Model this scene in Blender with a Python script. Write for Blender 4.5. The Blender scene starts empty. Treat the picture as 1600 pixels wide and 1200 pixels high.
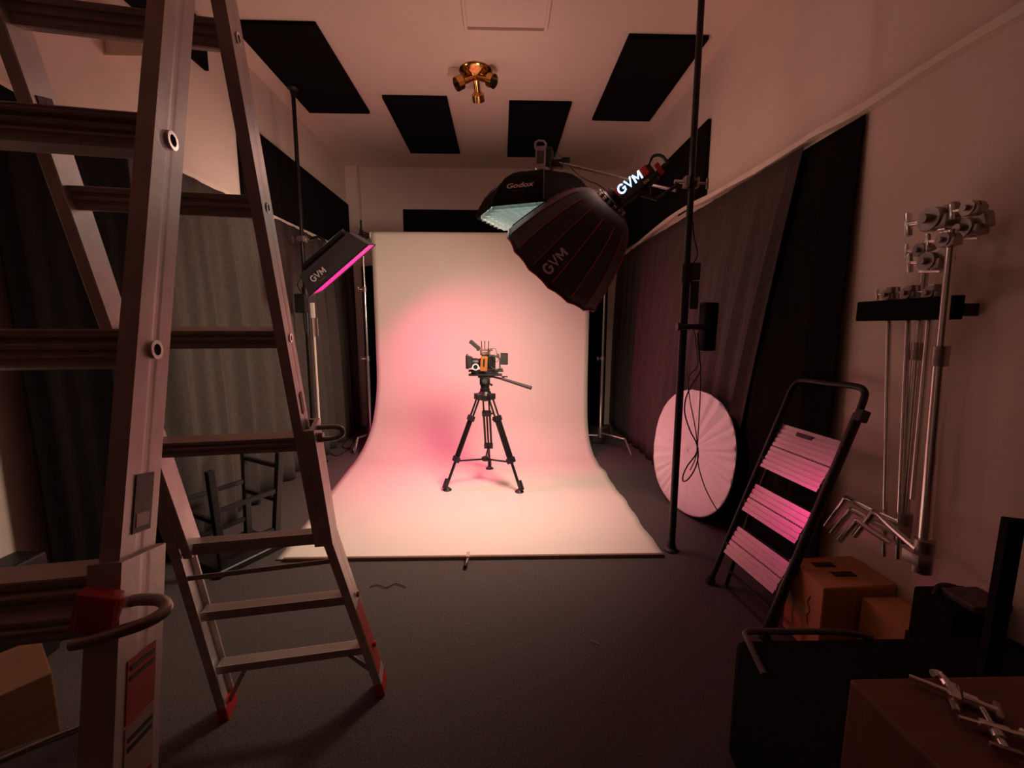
import bpy, bmesh, math, random
from mathutils import Vector as V, Matrix
random.seed(7)
sc = bpy.context.scene
COL = sc.collection
PI = math.pi

# ------------------------------------------------------------------ camera
FPX, PIT, YAW, ROL = 663.43, 0.1326, 0.0264, 0.0023
CAM = V((0, 0, 1.3))
_f = V((math.sin(YAW)*math.cos(PIT), math.cos(YAW)*math.cos(PIT), -math.sin(PIT)))
_r = V((math.cos(YAW), -math.sin(YAW), 0)); _u = _r.cross(_f)
_r2 = _r*math.cos(ROL)+_u*math.sin(ROL); _u2 = -_r*math.sin(ROL)+_u*math.cos(ROL)
cd = bpy.data.cameras.new('camera'); cam = bpy.data.objects.new('camera', cd); COL.objects.link(cam)
cd.sensor_width = 36; cd.lens = 36*FPX/1600; cd.clip_start = 0.01
cam.matrix_world = Matrix(((_r2.x, _u2.x, -_f.x, CAM.x), (_r2.y, _u2.y, -_f.y, CAM.y), (_r2.z, _u2.z, -_f.z, CAM.z), (0, 0, 0, 1)))
sc.camera = cam
sc.view_settings.view_transform = 'Standard'; sc.view_settings.look = 'None'
sc.view_settings.gamma = 1; sc.view_settings.exposure = 0.0
sc.cycles.max_bounces = 14; sc.cycles.diffuse_bounces = 8; sc.cycles.glossy_bounces = 4
try: sc.cycles.use_denoising = True
except Exception: pass
w = bpy.data.worlds.new('room_world'); sc.world = w; w.use_nodes = True
w.node_tree.nodes['Background'].inputs[0].default_value = (1.0, 0.45, 0.40, 1)
w.node_tree.nodes['Background'].inputs[1].default_value = 0.03

def basis(z, xh=None):
    """orthonormal matrix with the given z axis; x axis close to xh"""
    z = V(z).normalized(); xh = V(xh) if xh is not None else V((1, 0, 0))
    x = (xh - z*xh.dot(z))
    if x.length < 1e-5: x = V((0, 1, 0)) - z*z.y
    x.normalize(); y = z.cross(x)
    return Matrix((x, y, z)).transposed()

def area_light(name, loc, direction, xh, sx, sy, power, color, spread=PI, shape='RECTANGLE'):
    l = bpy.data.lights.new(name, 'AREA'); l.shape = shape; l.size = sx; l.size_y = sy
    l.energy = power; l.color = color; l.spread = spread
    o = bpy.data.objects.new(name, l); COL.objects.link(o)
    o.matrix_world = Matrix.Translation(V(loc)) @ basis(-V(direction), xh).to_4x4()
    return o

# ------------------------------------------------------------------ pixel rays to real surfaces of the room
def ray(px, py): return _f + _r2*((px-800)/FPX) - _u2*((py-600)/FPX)
def onx(px, py, X): d = ray(px, py); return CAM + d*(X/d.x)
def ony(px, py, Y): d = ray(px, py); return CAM + d*(Y/d.y)
def onz(px, py, Z): d = ray(px, py); return CAM + d*((Z-CAM.z)/d.z)

# the three studio lights (their housings are built further down)
DOME_HUB = V((0.585, 2.36, 1.955)); DOME_AX = V((-0.61, 0.44, -0.70)).normalized()
DOME_DEPTH, DOME_R = 0.46, 0.345
LAMP_AX = (ony(1030, 254, 2.22)-ony(962, 309, 2.34)).normalized()
OCTA_TOP = V((0.262, 2.82, 2.235)); OCTA_AX = V((-0.03, 0.0, -1)).normalized(); OCTA_DEPTH, OCTA_R = 0.24, 0.41
PANEL_C = V((-1.215, 3.42, 1.745)); PANEL_N = V((0.62, 0.235, -0.75)).normalized(); PANEL_X = V((0.775, 0.0, 0.64))
dm = DOME_HUB + DOME_AX*(DOME_DEPTH-0.05)
area_light('dome_key', dm, DOME_AX, (1, 0, 0), 0.60, 0.60, 24, (1.0, 0.76, 0.575), 2.6, 'DISK')
om = OCTA_TOP + OCTA_AX*(OCTA_DEPTH+0.035)
area_light('octa_fill', om, OCTA_AX, (1, 0, 0), 0.70, 0.70, 3.5, (0.80, 1.0, 0.88), PI, 'DISK')
pmn = PANEL_C + PANEL_N*0.012
area_light('magenta_panel', pmn, PANEL_N, PANEL_X, 0.52, 0.36, 14, (1.0, 0.02, 0.27), 2.05)

def fill_point(name, loc, power, color, r):
    l = bpy.data.lights.new(name, 'POINT'); l.energy = power; l.color = color; l.shadow_soft_size = r
    o = bpy.data.objects.new(name, l); COL.objects.link(o); o.location = loc
# added point lamps near the light housings, brightening the walls and ceiling
fill_point('added_fill_dome', DOME_HUB+V((0.02, -0.05, 0.17)), 2.2, (1.0, 0.59, 0.48), 0.11)
fill_point('added_fill_octa', OCTA_TOP+V((-0.24, 0.32, 0.12)), 6.0, (1.0, 0.60, 0.49), 0.05)
fill_point('added_fill_panel', PANEL_C-PANEL_N*0.34+V((0.05, -0.06, 0.05)), 4.6, (1.0, 0.60, 0.49), 0.06)

# ------------------------------------------------------------------ materials
def mat(name, col, rough=0.6, metal=0.0, var=0.0, scale=20.0, bump=0.0, bscale=200.0, emit=None, estr=0.0, spec=0.5, stretch=None, sheen=0):
    m = bpy.data.materials.new(name); m.use_nodes = True; nt = m.node_tree; b = nt.nodes['Principled BSDF']
    b.inputs['Base Color'].default_value = (*col, 1); b.inputs['Roughness'].default_value = rough
    b.inputs['Metallic'].default_value = metal; b.inputs['Specular IOR Level'].default_value = spec
    if sheen: b.inputs['Sheen Weight'].default_value = sheen
    if emit: b.inputs['Emission Color'].default_value = (*emit, 1); b.inputs['Emission Strength'].default_value = estr
    if var or bump:
        tc = nt.nodes.new('ShaderNodeTexCoord'); mp = nt.nodes.new('ShaderNodeMapping')
        nt.links.new(tc.outputs['Object'], mp.inputs[0])
        if stretch: mp.inputs['Scale'].default_value = stretch
    if var:
        n = nt.nodes.new('ShaderNodeTexNoise'); n.inputs['Scale'].default_value = scale; n.inputs['Detail'].default_value = 5
        nt.links.new(mp.outputs[0], n.inputs['Vector'])
        r = nt.nodes.new('ShaderNodeValToRGB'); r.color_ramp.elements[0].position = 0.3; r.color_ramp.elements[1].position = 0.7
        r.color_ramp.elements[0].color = (*[max(0, c*(1-var)) for c in col], 1); r.color_ramp.elements[1].color = (*[min(1, c*(1+var)) for c in col], 1)
        nt.links.new(n.outputs['Fac'], r.inputs[0]); nt.links.new(r.outputs[0], b.inputs['Base Color'])
    if bump:
        n = nt.nodes.new('ShaderNodeTexNoise'); n.inputs['Scale'].default_value = bscale; n.inputs['Detail'].default_value = 4
        nt.links.new(mp.outputs[0], n.inputs['Vector'])
        bp = nt.nodes.new('ShaderNodeBump'); bp.inputs['Strength'].default_value = bump; bp.inputs['Distance'].default_value = 0.01
        nt.links.new(n.outputs['Fac'], bp.inputs['Height']); nt.links.new(bp.outputs[0], b.inputs['Normal'])
    return m
M = dict(
 wall=mat('cream_wall_paint', (0.80, 0.68, 0.60), 0.85, var=0.03, scale=3, bump=0.08, bscale=90),
 ceil=mat('ceiling_paint', (0.84, 0.70, 0.62), 0.9, var=0.02, scale=3, bump=0.10, bscale=70),
 carpet=mat('charcoal_carpet', (0.105, 0.088, 0.084), 1.0, var=0.35, scale=160, bump=0.5, bscale=350, spec=0.1),
 trim=mat('trim_paint', (0.84, 0.74, 0.64), 0.6, var=0.05, scale=8),
 foam=mat('black_acoustic_board', (0.006, 0.0055, 0.006), 0.95, var=0.3, scale=60, spec=0.1),
 cloth=mat('grey_brown_curtain', (0.085, 0.066, 0.060), 0.95, var=0.12, scale=40, bump=0.2, bscale=400, spec=0.15),
 cloth_l=mat('taupe_curtain', (0.085, 0.072, 0.064), 0.95, var=0.12, scale=40, bump=0.2, bscale=400, spec=0.15),
 velvet=mat('black_curtain', (0.006, 0.005, 0.005), 0.95, var=0.2, scale=30, spec=0.1),
 paper=mat('seamless_paper', (0.80, 0.74, 0.64), 0.75, var=0.008, scale=4, spec=0.25),
 bar=mat('paper_core_brown', (0.20, 0.11, 0.075), 0.6, var=0.1, scale=30),
 alu=mat('ladder_aluminium', (0.56, 0.48, 0.46), 0.40, 0.55, var=0.12, scale=14, bump=0.05, bscale=60),
 alu_rung=mat('rung_aluminium', (0.42, 0.35, 0.32), 0.45, 0.5, var=0.12, scale=14, stretch=(0.3, 1, 1)),
 steel=mat('chrome_steel', (0.80, 0.76, 0.74), 0.2, 0.9),
 steel_d=mat('worn_steel', (0.36, 0.31, 0.29), 0.38, 0.85, var=0.2, scale=30),
 brass=mat('polished_brass', (0.72, 0.42, 0.13), 0.16, 1.0),
 blk=mat('black_plastic', (0.012, 0.011, 0.012), 0.45, var=0.15, scale=30),
 blkm=mat('black_metal', (0.014, 0.012, 0.012), 0.38, 0.3, var=0.15, scale=30),
 octacloth=mat('black_octa_nylon', (0.012, 0.0095, 0.010), 0.95, var=0.12, scale=60, spec=0.08),
 nylon=mat('black_nylon', (0.042, 0.030, 0.032), 0.7, var=0.12, scale=60, spec=0.35, sheen=0.1),
 red=mat('red_plastic', (0.42, 0.025, 0.018), 0.45, var=0.15, scale=20),
 redpipe=mat('red_piping', (0.50, 0.05, 0.055), 0.6),
 redlab=mat('red_label', (0.34, 0.035, 0.025), 0.5, var=0.15, scale=20),
 greylab=mat('dark_label', (0.07, 0.045, 0.045), 0.5, var=0.5, scale=50, stretch=(1, 1, 3)),
 white=mat('white_plastic', (0.72, 0.68, 0.66), 0.4),
 grey=mat('grey_plastic', (0.06, 0.055, 0.05), 0.45),
 silver=mat('silver_reflector_fabric', (0.90, 0.84, 0.81), 0.5, 0.1, var=0.03, scale=6),
 tread=mat('satin_tread_aluminium', (0.72, 0.60, 0.62), 0.27, 0.92, var=0.05, scale=10),
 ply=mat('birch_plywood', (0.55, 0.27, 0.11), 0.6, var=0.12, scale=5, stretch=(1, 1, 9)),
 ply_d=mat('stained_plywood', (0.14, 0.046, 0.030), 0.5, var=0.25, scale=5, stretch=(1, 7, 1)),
 soot=mat('matt_black_cloth', (0.006, 0.005, 0.006), 0.9, var=0.3, scale=20, spec=0.15),
 slot=mat('slot_inside', (0.05, 0.022, 0.012), 0.8),
 orange=mat('orange_battery_plate', (0.38, 0.12, 0.025), 0.45),
 lens=mat('lens_glass', (0.02, 0.02, 0.03), 0.08),
 greygreen=mat('dim_monitor_glass', (0.20, 0.21, 0.18), 0.25, var=0.15, scale=3),
 text=mat('logo_white', (0.75, 0.66, 0.62), 0.6),
 textm=mat('logo_mid', (0.75, 0.60, 0.57), 0.6),
 textd=mat('logo_grey', (0.30, 0.22, 0.21), 0.6),
 glow=mat('logo_glow', (0.6, 0.7, 1), 0.5, emit=(0.28, 0.50, 1.0), estr=3.2),
 magenta=mat('magenta_diffuser', (0.8, 0.1, 0.4), 0.5, emit=(1.0, 0.0, 0.22), estr=1.3),
 octaface=mat('octa_diffuser', (0.8, 0.85, 0.82), 0.6, emit=(0.72, 1.0, 0.90), estr=1.1),
 grid=mat('grid_fabric', (0.35, 0.37, 0.36), 0.8),
 domeface=mat('dome_diffuser', (0.9, 0.85, 0.8), 0.6, emit=(1.0, 0.72, 0.55), estr=6.0),
 inner=mat('reflective_lining', (0.6, 0.6, 0.6), 0.4, 0.5),
 led=mat('led_points', (1, 1, 1), 0.4, emit=(1.0, 0.85, 0.78), estr=3.0),
)

# ------------------------------------------------------------------ mesh builders
class MB:
    def __init__(s): s.bm = bmesh.new()
    def box(s, c, size, R=None, bev=0.0):
        R = R or Matrix.Identity(3); hx, hy, hz = size[0]/2, size[1]/2, size[2]/2
        vs = [s.bm.verts.new(V(c) + R @ V((x*hx, y*hy, z*hz))) for x in (-1, 1) for y in (-1, 1) for z in (-1, 1)]
        fs = [s.bm.faces.new([vs[i] for i in q]) for q in ((0, 1, 3, 2), (4, 6, 7, 5), (0, 4, 5, 1), (2, 3, 7, 6), (0, 2, 6, 4), (1, 5, 7, 3))]
        if bev:
            es = list({e for f in fs for e in f.edges})
            bmesh.ops.bevel(s.bm, geom=es, offset=bev, segments=2, affect='EDGES', profile=0.6)
        return s
    def bar(s, a, b, wx, wy, xh=None, bev=0.0):
        a, b = V(a), V(b); R = basis(b-a, xh)
        return s.box((a+b)/2, (wx, wy, (b-a).length), R, bev)
    def loft(s, rings, cap=True, closed=True):
        vr = [[s.bm.verts.new(p) for p in r] for r in rings]; n = len(vr[0])
        for i in range(len(vr)-1):
            for j in range(n if closed else n-1):
                k = (j+1) % n
                s.bm.faces.new((vr[i][j], vr[i][k], vr[i+1][k], vr[i+1][j]))
        if cap and closed:
            s.bm.faces.new(vr[0][::-1]); s.bm.faces.new(vr[-1])
        return s
    def tube(s, a, b, r0, r1=None, seg=14, cap=True):
        a, b = V(a), V(b); r1 = r0 if r1 is None else r1; R = basis(b-a)
        ring = lambda c, r: [c + R @ V((r*math.cos(2*PI*i/seg), r*math.sin(2*PI*i/seg), 0)) for i in range(seg)]
        return s.loft([ring(a, r0), ring(b, r1)], cap)
    def pipe(s, a, b, ro, ri, seg=18):
        a, b = V(a), V(b); R = basis(b-a)
        ring = lambda c, r: [c + R @ V((r*math.cos(2*PI*i/seg), r*math.sin(2*PI*i/seg), 0)) for i in range(seg)]
        return s.loft([ring(a, ri), ring(a, ro), ring(b, ro), ring(b, ri), ring(a, ri)], False)
    def path(s, pts, r, seg=8, smooth=True, closed=False):
        pts = [V(p) for p in pts]
        if smooth and len(pts) > 2: pts = catmull(pts, 6)
        rings = []; prev = None
        for i, p in enumerate(pts):
            t = (pts[min(i+1, len(pts)-1)] - pts[max(i-1, 0)])
            if t.length < 1e-7: t = V((0, 0, 1))
            t.normalize()
            if prev is None: x = basis(t).col[0].copy()
            else: x = prev - t*prev.dot(t); x.normalize()
            prev = x; y = t.cross(x)
            rings.append([p + x*(r*math.cos(2*PI*k/seg)) + y*(r*math.sin(2*PI*k/seg)) for k in range(seg)])
        return s.loft(rings)
    def lathe(s, o, ax, prof, seg=24, cap=True, xh=None):
        R = basis(ax, xh); o = V(o)
        return s.loft([[o + R @ V((r*math.cos(2*PI*i/seg), r*math.sin(2*PI*i/seg), z)) for i in range(seg)] for r, z in prof], cap)
    def prism(s, o, x, y, pts, z):
        """polygon pts in the plane (x,y) through o, extruded by vector z"""
        o, x, y, z = V(o), V(x), V(y), V(z)
        a = [o + x*p[0] + y*p[1] for p in pts]
        return s.loft([a, [p+z for p in a]])
    def build(s, name, m, parent=None, smooth=False, origin=None):
        bmesh.ops.recalc_face_normals(s.bm, faces=s.bm.faces)
        o0 = V(parent['_o']) if parent is not None else (V(origin) if origin is not None else V((0, 0, 0)))
        for vv in s.bm.verts: vv.co -= o0
        me = bpy.data.meshes.new(name); s.bm.to_mesh(me); s.bm.free()
        mm = M[m] if isinstance(m, str) else m; me.materials.append(mm)
        if smooth:
            for p in me.polygons: p.use_smooth = True
            try: me.set_sharp_from_angle(angle=math.radians(38))
            except Exception: pass
        o = bpy.data.objects.new(name, me); COL.objects.link(o); o['_o'] = list(o0)
        if parent is not None: o.parent = parent
        else: o.location = o0
        return o
def catmull(p, n):
    out = []
    for i in range(len(p)-1):
        a = p[max(i-1, 0)]; b = p[i]; c = p[i+1]; d = p[min(i+2, len(p)-1)]
        for k in range(n):
            t = k/n
            out.append(0.5*((2*b)+(c-a)*t+(2*a-5*b+4*c-d)*t*t+(3*b-a-3*c+d)*t**3))
    out.append(p[-1]); return out
def thing(name, label, cat, loc=(0, 0, 0), group=None):
    o = bpy.data.objects.new(name, None); COL.objects.link(o); o.location = loc; o.empty_display_size = 0.05
    o['label'] = label; o['category'] = cat; o['_o'] = list(loc)
    if group: o['group'] = group
    return o
def tag(o, label, cat, group=None):
    o['label'] = label; o['category'] = cat
    if group: o['group'] = group
    return o
def struct(o): o['kind'] = 'structure'; return o
def text_mesh(body, size, bold=0.0):
    cu = bpy.data.curves.new('txt', 'FONT'); cu.body = body; cu.size = size; cu.offset = bold; cu.align_x = 'CENTER'; cu.align_y = 'CENTER'
    cu.extrude = 0.0006; cu.resolution_u = 3
    o = bpy.data.objects.new('txt', cu); COL.objects.link(o)
    dg = bpy.context.evaluated_depsgraph_get(); me = bpy.data.meshes.new_from_object(o.evaluated_get(dg))
    bm = bmesh.new(); bm.from_mesh(me); bpy.data.objects.remove(o); bpy.data.meshes.remove(me); return bm
def put_text(name, body, size, m, parent, fn, bold=0.0):
    """fn maps local (x,y,z) of the lettering to world"""
    mb = MB(); mb.bm.free(); mb.bm = text_mesh(body, size, bold)
    bmesh.ops.subdivide_edges(mb.bm, edges=[e for e in mb.bm.edges if e.calc_length() > size*0.2], cuts=2)
    for vv in mb.bm.verts: vv.co = fn(vv.co.copy())
    return mb.build(name, m, parent)

def stroke_mark(name, size, m, parent, fn):
    """heavy sans capitals G V M drawn as strokes, centred on the origin"""
    mb = MB(); w_ = 0.155; zt = 0.0006
    def stroke(pts):
        pts = [V((p[0], p[1], 0)) for p in pts]
        L, Rr = [], []
        for i, p in enumerate(pts):
            d0 = (p-pts[i-1]).normalized() if i else (pts[1]-p).normalized(); d1 = (pts[i+1]-p).normalized() if i < len(pts)-1 else d0
            n0, n1 = V((-d0.y, d0.x, 0)), V((-d1.y, d1.x, 0)); nn = (n0+n1).normalized(); k = min(1.6, 1/max(0.3, nn.dot(n0)))
            L.append(p+nn*k*w_/2); Rr.append(p-nn*k*w_/2)
        for i in range(len(pts)-1):
            for q in range(2):
                a, b = q/2, (q+1)/2
                quad = [L[i].lerp(L[i+1], a), L[i].lerp(L[i+1], b), Rr[i].lerp(Rr[i+1], b), Rr[i].lerp(Rr[i+1], a)]
                mb.loft([[v_*1.0 for v_ in quad], [v_+V((0, 0, zt/size)) for v_ in quad]])
    arc = [(-0.86+0.31*math.cos(a), 0.37*math.sin(a)) for a in [math.radians(x) for x in range(42, 345, 20)]]
    stroke(arc+[(-0.56, -0.24), (-0.56, -0.02), (-0.80, -0.02)])
    stroke([(-0.42, 0.42), (-0.12, -0.34), (0.18, 0.42)])
    stroke([(0.38, -0.42), (0.38, 0.34)]); stroke([(0.38, 0.34), (0.68, -0.20), (0.98, 0.34)]); stroke([(0.98, 0.34), (0.98, -0.42)])
    for vv in mb.bm.verts: vv.co = fn(vv.co*size)
    return mb.build(name, m, parent)

# ------------------------------------------------------------------ room
XL, XR, H, YB, YF = -1.9135, 1.5419, 3.2612, 5.604, -2.2
T = 0.1
struct(MB().box(((XL+XR)/2, (YB+YF)/2, -T/2), (XR-XL+2*T, YB-YF+2*T, T)).build('floor', 'carpet'))
struct(MB().box(((XL+XR)/2, (YB+YF)/2, H+T/2), (XR-XL+2*T, YB-YF+2*T, T)).build('ceiling', 'ceil'))
struct(MB().box((XL-T/2, (YB+YF)/2, H/2), (T, YB-YF, H)).build('wall_left', 'wall'))
struct(MB().box((XR+T/2, (YB+YF)/2, H/2), (T, YB-YF, H)).build('wall_right', 'wall'))
struct(MB().box(((XL+XR)/2, YB+T/2, H/2), (XR-XL+2*T, T, H)).build('wall_back', 'wall'))
struct(MB().box(((XL+XR)/2, YF-T/2, H/2), (XR-XL+2*T, T, H)).build('wall_front', mat('dark_front_wall', (0.06, 0.045, 0.04), 0.9)))
# corner conduit post at the back left
struct(MB().box((XL+0.075, YB-0.02, H/2), (0.15, 0.04, H), bev=0.004).build('trim_1', 'trim'))
struct(MB().tube((XL+0.185, YB-0.018, 0), (XL+0.185, YB-0.018, H), 0.014).build('trim_2', 'trim', smooth=True))
# pale header strips above the curtains
tl = MB()
ys = [0.6+i*0.25 for i in range(21)]
tl.loft([[V((XL, y, 2.212+0.006*math.sin(y*3)-0.028)), V((XL+0.045, y, 2.212+0.006*math.sin(y*3)-0.024)), V((XL+0.045, y, 2.212+0.006*math.sin(y*3)+0.006)), V((XL, y, 2.212+0.006*math.sin(y*3)+0.018))] for y in ys])
struct(tl.build('trim_3', 'trim'))
RP = [(-0.5, 2.215), (1.3, 2.215), (1.6, 2.213), (1.88, 2.21), (2.14, 2.222), (2.27, 2.217), (2.97, 2.229), (3.2, 2.241), (3.52, 2.262), (3.99, 2.262), (4.7, 2.216), (5.1, 2.186), (5.6, 2.18)]
rp = catmull([V((0, y, z)) for y, z in RP], 4)
struct(MB().loft([[V((XR, q.y, q.z-0.012+0.004*math.sin(q.y*9))), V((XR-0.045, q.y, q.z-0.014+0.005*math.sin(q.y*9))), V((XR-0.052, q.y, q.z+0.012)), V((XR, q.y, q.z+0.026))] for q in rp]).build('trim_4', 'trim'))

# ceiling hatch (recess framed by a thin lip)
hx0, hx1, hy0, hy1 = -0.215, 0.285, 2.30, 3.07
h = thing('ceiling_hatch', 'cream access hatch with a raised lip in the ceiling nearest the camera', 'hatch', ((hx0+hx1)/2, (hy0+hy1)/2, H))
MB().box(((hx0+hx1)/2, (hy0+hy1)/2, H-0.006), (hx1-hx0, hy1-hy0, 0.012)).build('hatch_panel', 'ceil', h)
f = MB(); fw = 0.022
for x in (hx0-fw/2, hx1+fw/2): f.box((x, (hy0+hy1)/2, H-0.015), (fw, hy1-hy0+2*fw, 0.030), bev=0.004)
for y in (hy0-fw/2, hy1+fw/2): f.box(((hx0+hx1)/2, y, H-0.015), (hx1-hx0, fw, 0.030), bev=0.004)
f.build('hatch_frame', 'ceil', h)
# small framed cover high on the left wall, seen between the ladder rungs
h = thing('junction_box', 'small cream box high on the left wall seen between ladder rungs', 'box', (XL, 2.38, 2.60))
MB().box((XL+0.090, 2.375, 2.70), (0.178, 0.15, 0.20), bev=0.004).build('box_body', 'wall', h)
MB().box((XL+0.090, 2.296, 2.603), (0.186, 0.012, 0.012), bev=0.003).build('box_lip', 'trim', h)

# black acoustic boards
def board(label, c, size, bev=0.004, group='black acoustic boards'):
    tag(MB().box(c, size, bev=bev).build('acoustic_board', 'foam', origin=c), label, 'acoustic panel', group)
def cboard(label, x0, x1, y0, y1): board(label, ((x0+x1)/2, (y0+y1)/2, H-0.014), (x1-x0, y1-y0, 0.026))
cboard('large black acoustic board on the ceiling, above the left black pole', -1.745, -1.197, 3.066, 4.218)
cboard('large black acoustic board on the ceiling, touching the right black pole in view', 0.863, 1.410, 3.118, 4.280)
cboard('black acoustic board on the ceiling just left of the brass light fixture', -1.010, -0.458, 3.934, 5.101)
cboard('black acoustic board on the ceiling just right of the brass fixture, above the octagonal softbox', 0.075, 0.623, 3.988, 5.168)
board('long black acoustic board on the left wall above the curtain strip', (XL+0.014, 4.465, 2.50), (0.026, 2.27, 0.61))
board('black acoustic board high on the left wall, mostly hidden by the tall ladder', (XL+0.014, 2.47, 3.08), (0.026, 1.15, 0.28))
board('long black acoustic board on the right wall behind the black pole', (XR-0.014, 4.44, 2.535), (0.026, 2.30, 0.56))
board('black acoustic board on the back wall above the paper roll', (-0.05, YB-0.014, 2.46), (2.34, 0.026, 0.60))

# ------------------------------------------------------------------ curtains
def curtain(name, label, m, x, side, y0, y1, z0, z1, amp, lam, seed, near=None, gather=0.0, group=None):
    """folded cloth along a side wall; near(z) moves the near edge"""
    rnd = random.Random(seed); n = int((y1-y0)/0.012); nz = 16
    ph = [rnd.uniform(0, 6.28) for _ in range(4)]
    mb = MB(); rows = []
    for j in range(nz+1):
        t = j/nz; z = z0+(z1-z0)*t; row = []
        a = amp*(0.55+0.45*(1-t)); yn = near(z) if near else y0
        for i in range(n+1):
            s = i/n; y = yn+(y1-yn)*s; q = y0+(y1-y0)*s
            wv = (1.6-2.6*abs(math.sin(PI*q/lam+ph[0]+0.6*math.sin(q*2.3+ph[1])))**0.8) + 0.45*math.sin(2*PI*q/(lam*0.47)+ph[2]+0.5*t) + 0.35*math.sin(2*PI*q/(lam*2.9)+ph[3]+t)
            row.append(V((x - side*0.035*t**3 + side*a*wv*0.6*(1-0.75*t**4), y, z)))
        rows.append(row)
    mb.loft(rows, closed=False, cap=False)
    o = mb.build(name, m, smooth=True, origin=(x, (y0+y1)/2, z0))
    md = o.modifiers.new('thickness', 'SOLIDIFY'); md.thickness = 0.003
    return tag(o, label, 'curtain', group)
curtain('curtain', 'long taupe curtain in folds along the left wall beside the backdrop', 'cloth_l', XL+0.085, 1, 2.30, 5.55, 0.012, 2.19, 0.062, 0.26, 3)
curtain('curtain', 'black gathered curtain on the left wall nearest the camera, behind the ladder', 'velvet', XL+0.085, 1, 1.655, 2.28, 0.012, 2.19, 0.045, 0.26, 5)
curtain('curtain', 'long grey-brown curtain along the right wall behind the round reflector', 'cloth', XR-0.075, -1, 2.30, 5.55, 0.012, 2.19, 0.036, 0.24, 9, near=lambda z: 2.66-0.46*(z/2.2))
curtain('curtain', 'black curtain on the right wall behind the small step ladder', 'velvet', XR-0.045, -1, 1.90, 2.74, 0.012, 2.19, 0.016, 0.3, 12, near=lambda z: 1.84+0.035*max(0, min(1, z/2.2)))

def back_curtain():
    mb = MB(); rows = []
    for j in range(9):
        z = 0.012+(2.06-0.012)*j/8; rows.append([V((XL+0.16+(XR-XL-0.32)*i/260, YB-0.075+0.030*math.sin(i*0.42+0.8*math.sin(i*0.09))+0.012*math.sin(i*0.97), z)) for i in range(261)])
    mb.loft(rows, closed=False, cap=False); o = mb.build('curtain', 'velvet', smooth=True, origin=(-0.18, YB-0.07, 0.0))
    md = o.modifiers.new('thickness', 'SOLIDIFY'); md.thickness = 0.003
    tag(o, 'black curtain along the back wall, showing in slivers either side of the paper', 'curtain')
back_curtain()

# ------------------------------------------------------------------ seamless paper backdrop
bd = thing('paper_backdrop', 'white seamless paper backdrop hanging from its roll and sweeping onto the floor', 'backdrop', (-0.18, 4.4, 0))
prof = [(2.262, 0.008), (2.30, 0.006)] + [(2.30+1.75*i/24, 0.005) for i in range(1, 25)]
R0 = 0.34
for i in range(1, 25):
    a = PI/2*i/24; prof.append((4.05+R0*math.sin(a), 0.005+R0*(1-math.cos(a))))
prof += [(4.39, 0.345+(2.20-0.345)*i/14) for i in range(1, 15)]
for i in range(1, 7):
    a = PI*i/8; prof.append((4.43-0.042*math.cos(a), 2.20+0.042*math.sin(a)))
rows = []; NX = 44
for k, (y, z) in enumerate(prof):
    fl = max(0.0, min(1.0, (y-2.3)/1.8)); up = max(0.0, min(1.0, (z-0.02)/0.85)); up = up*(2-up)
    xl = -1.263-0.165*fl+0.150*up; xr = 0.936+0.0*fl-0.03*up
    if 2.4 < y < 4.05 and z < 0.1: xr += 0.005*math.sin(y*9)+0.005*math.sin(y*21)
    row = []
    for i in range(NX+1):
        s = i/NX; x = xl+(xr-xl)*s
        rip = 0.004*math.sin(x*7+y*5) if z > 0.1 else 0.0
        lift = 0.012*fl*(max(0, 1-(1-s)*12)*abs(math.sin(y*6.5)))
        row.append(V((x, y+rip, z+lift)))
    rows.append(row)
mb = MB(); mb.loft(rows, closed=False, cap=False); pp = mb.build('paper_sheet', 'paper', bd, smooth=True)
md = pp.modifiers.new('thickness', 'SOLIDIFY'); md.thickness = 0.0016; md.offset = -1
MB().tube((-1.30, 4.44, 2.205), (0.93, 4.44, 2.205), 0.040, seg=28).build('paper_roll', 'paper', bd, smooth=True)
MB().tube((-1.44, 4.44, 2.205), (1.06, 4.44, 2.205), 0.017, seg=16).build('crossbar', 'blkm', bd, smooth=True)
MB().box(((-1.215+0.93)/2, 2.254, 0.011), (2.145, 0.018, 0.020), bev=0.003).build('front_batten', 'bar', bd)

def spring_clamp():
    o = V((-0.186, 2.235, 0.0)); t = thing('spring_clamp', 'small steel clamp gripping the front edge of the white paper', 'clamp', o)
    MB().box(o+V((0, 0.01, 0.030)), (0.022, 0.055, 0.016), bev=0.004).build('jaw', 'steel', t)
    MB().tube(o+V((0, -0.02, 0.025)), o+V((-0.006, -0.062, 0.018)), 0.0065).build('screw', 'steel_d', t, True)
    MB().tube(o+V((-0.006, -0.062, 0.018)), o+V((-0.008, -0.085, 0.016)), 0.011).build('knob', 'blk', t, True)
spring_clamp()

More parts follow.
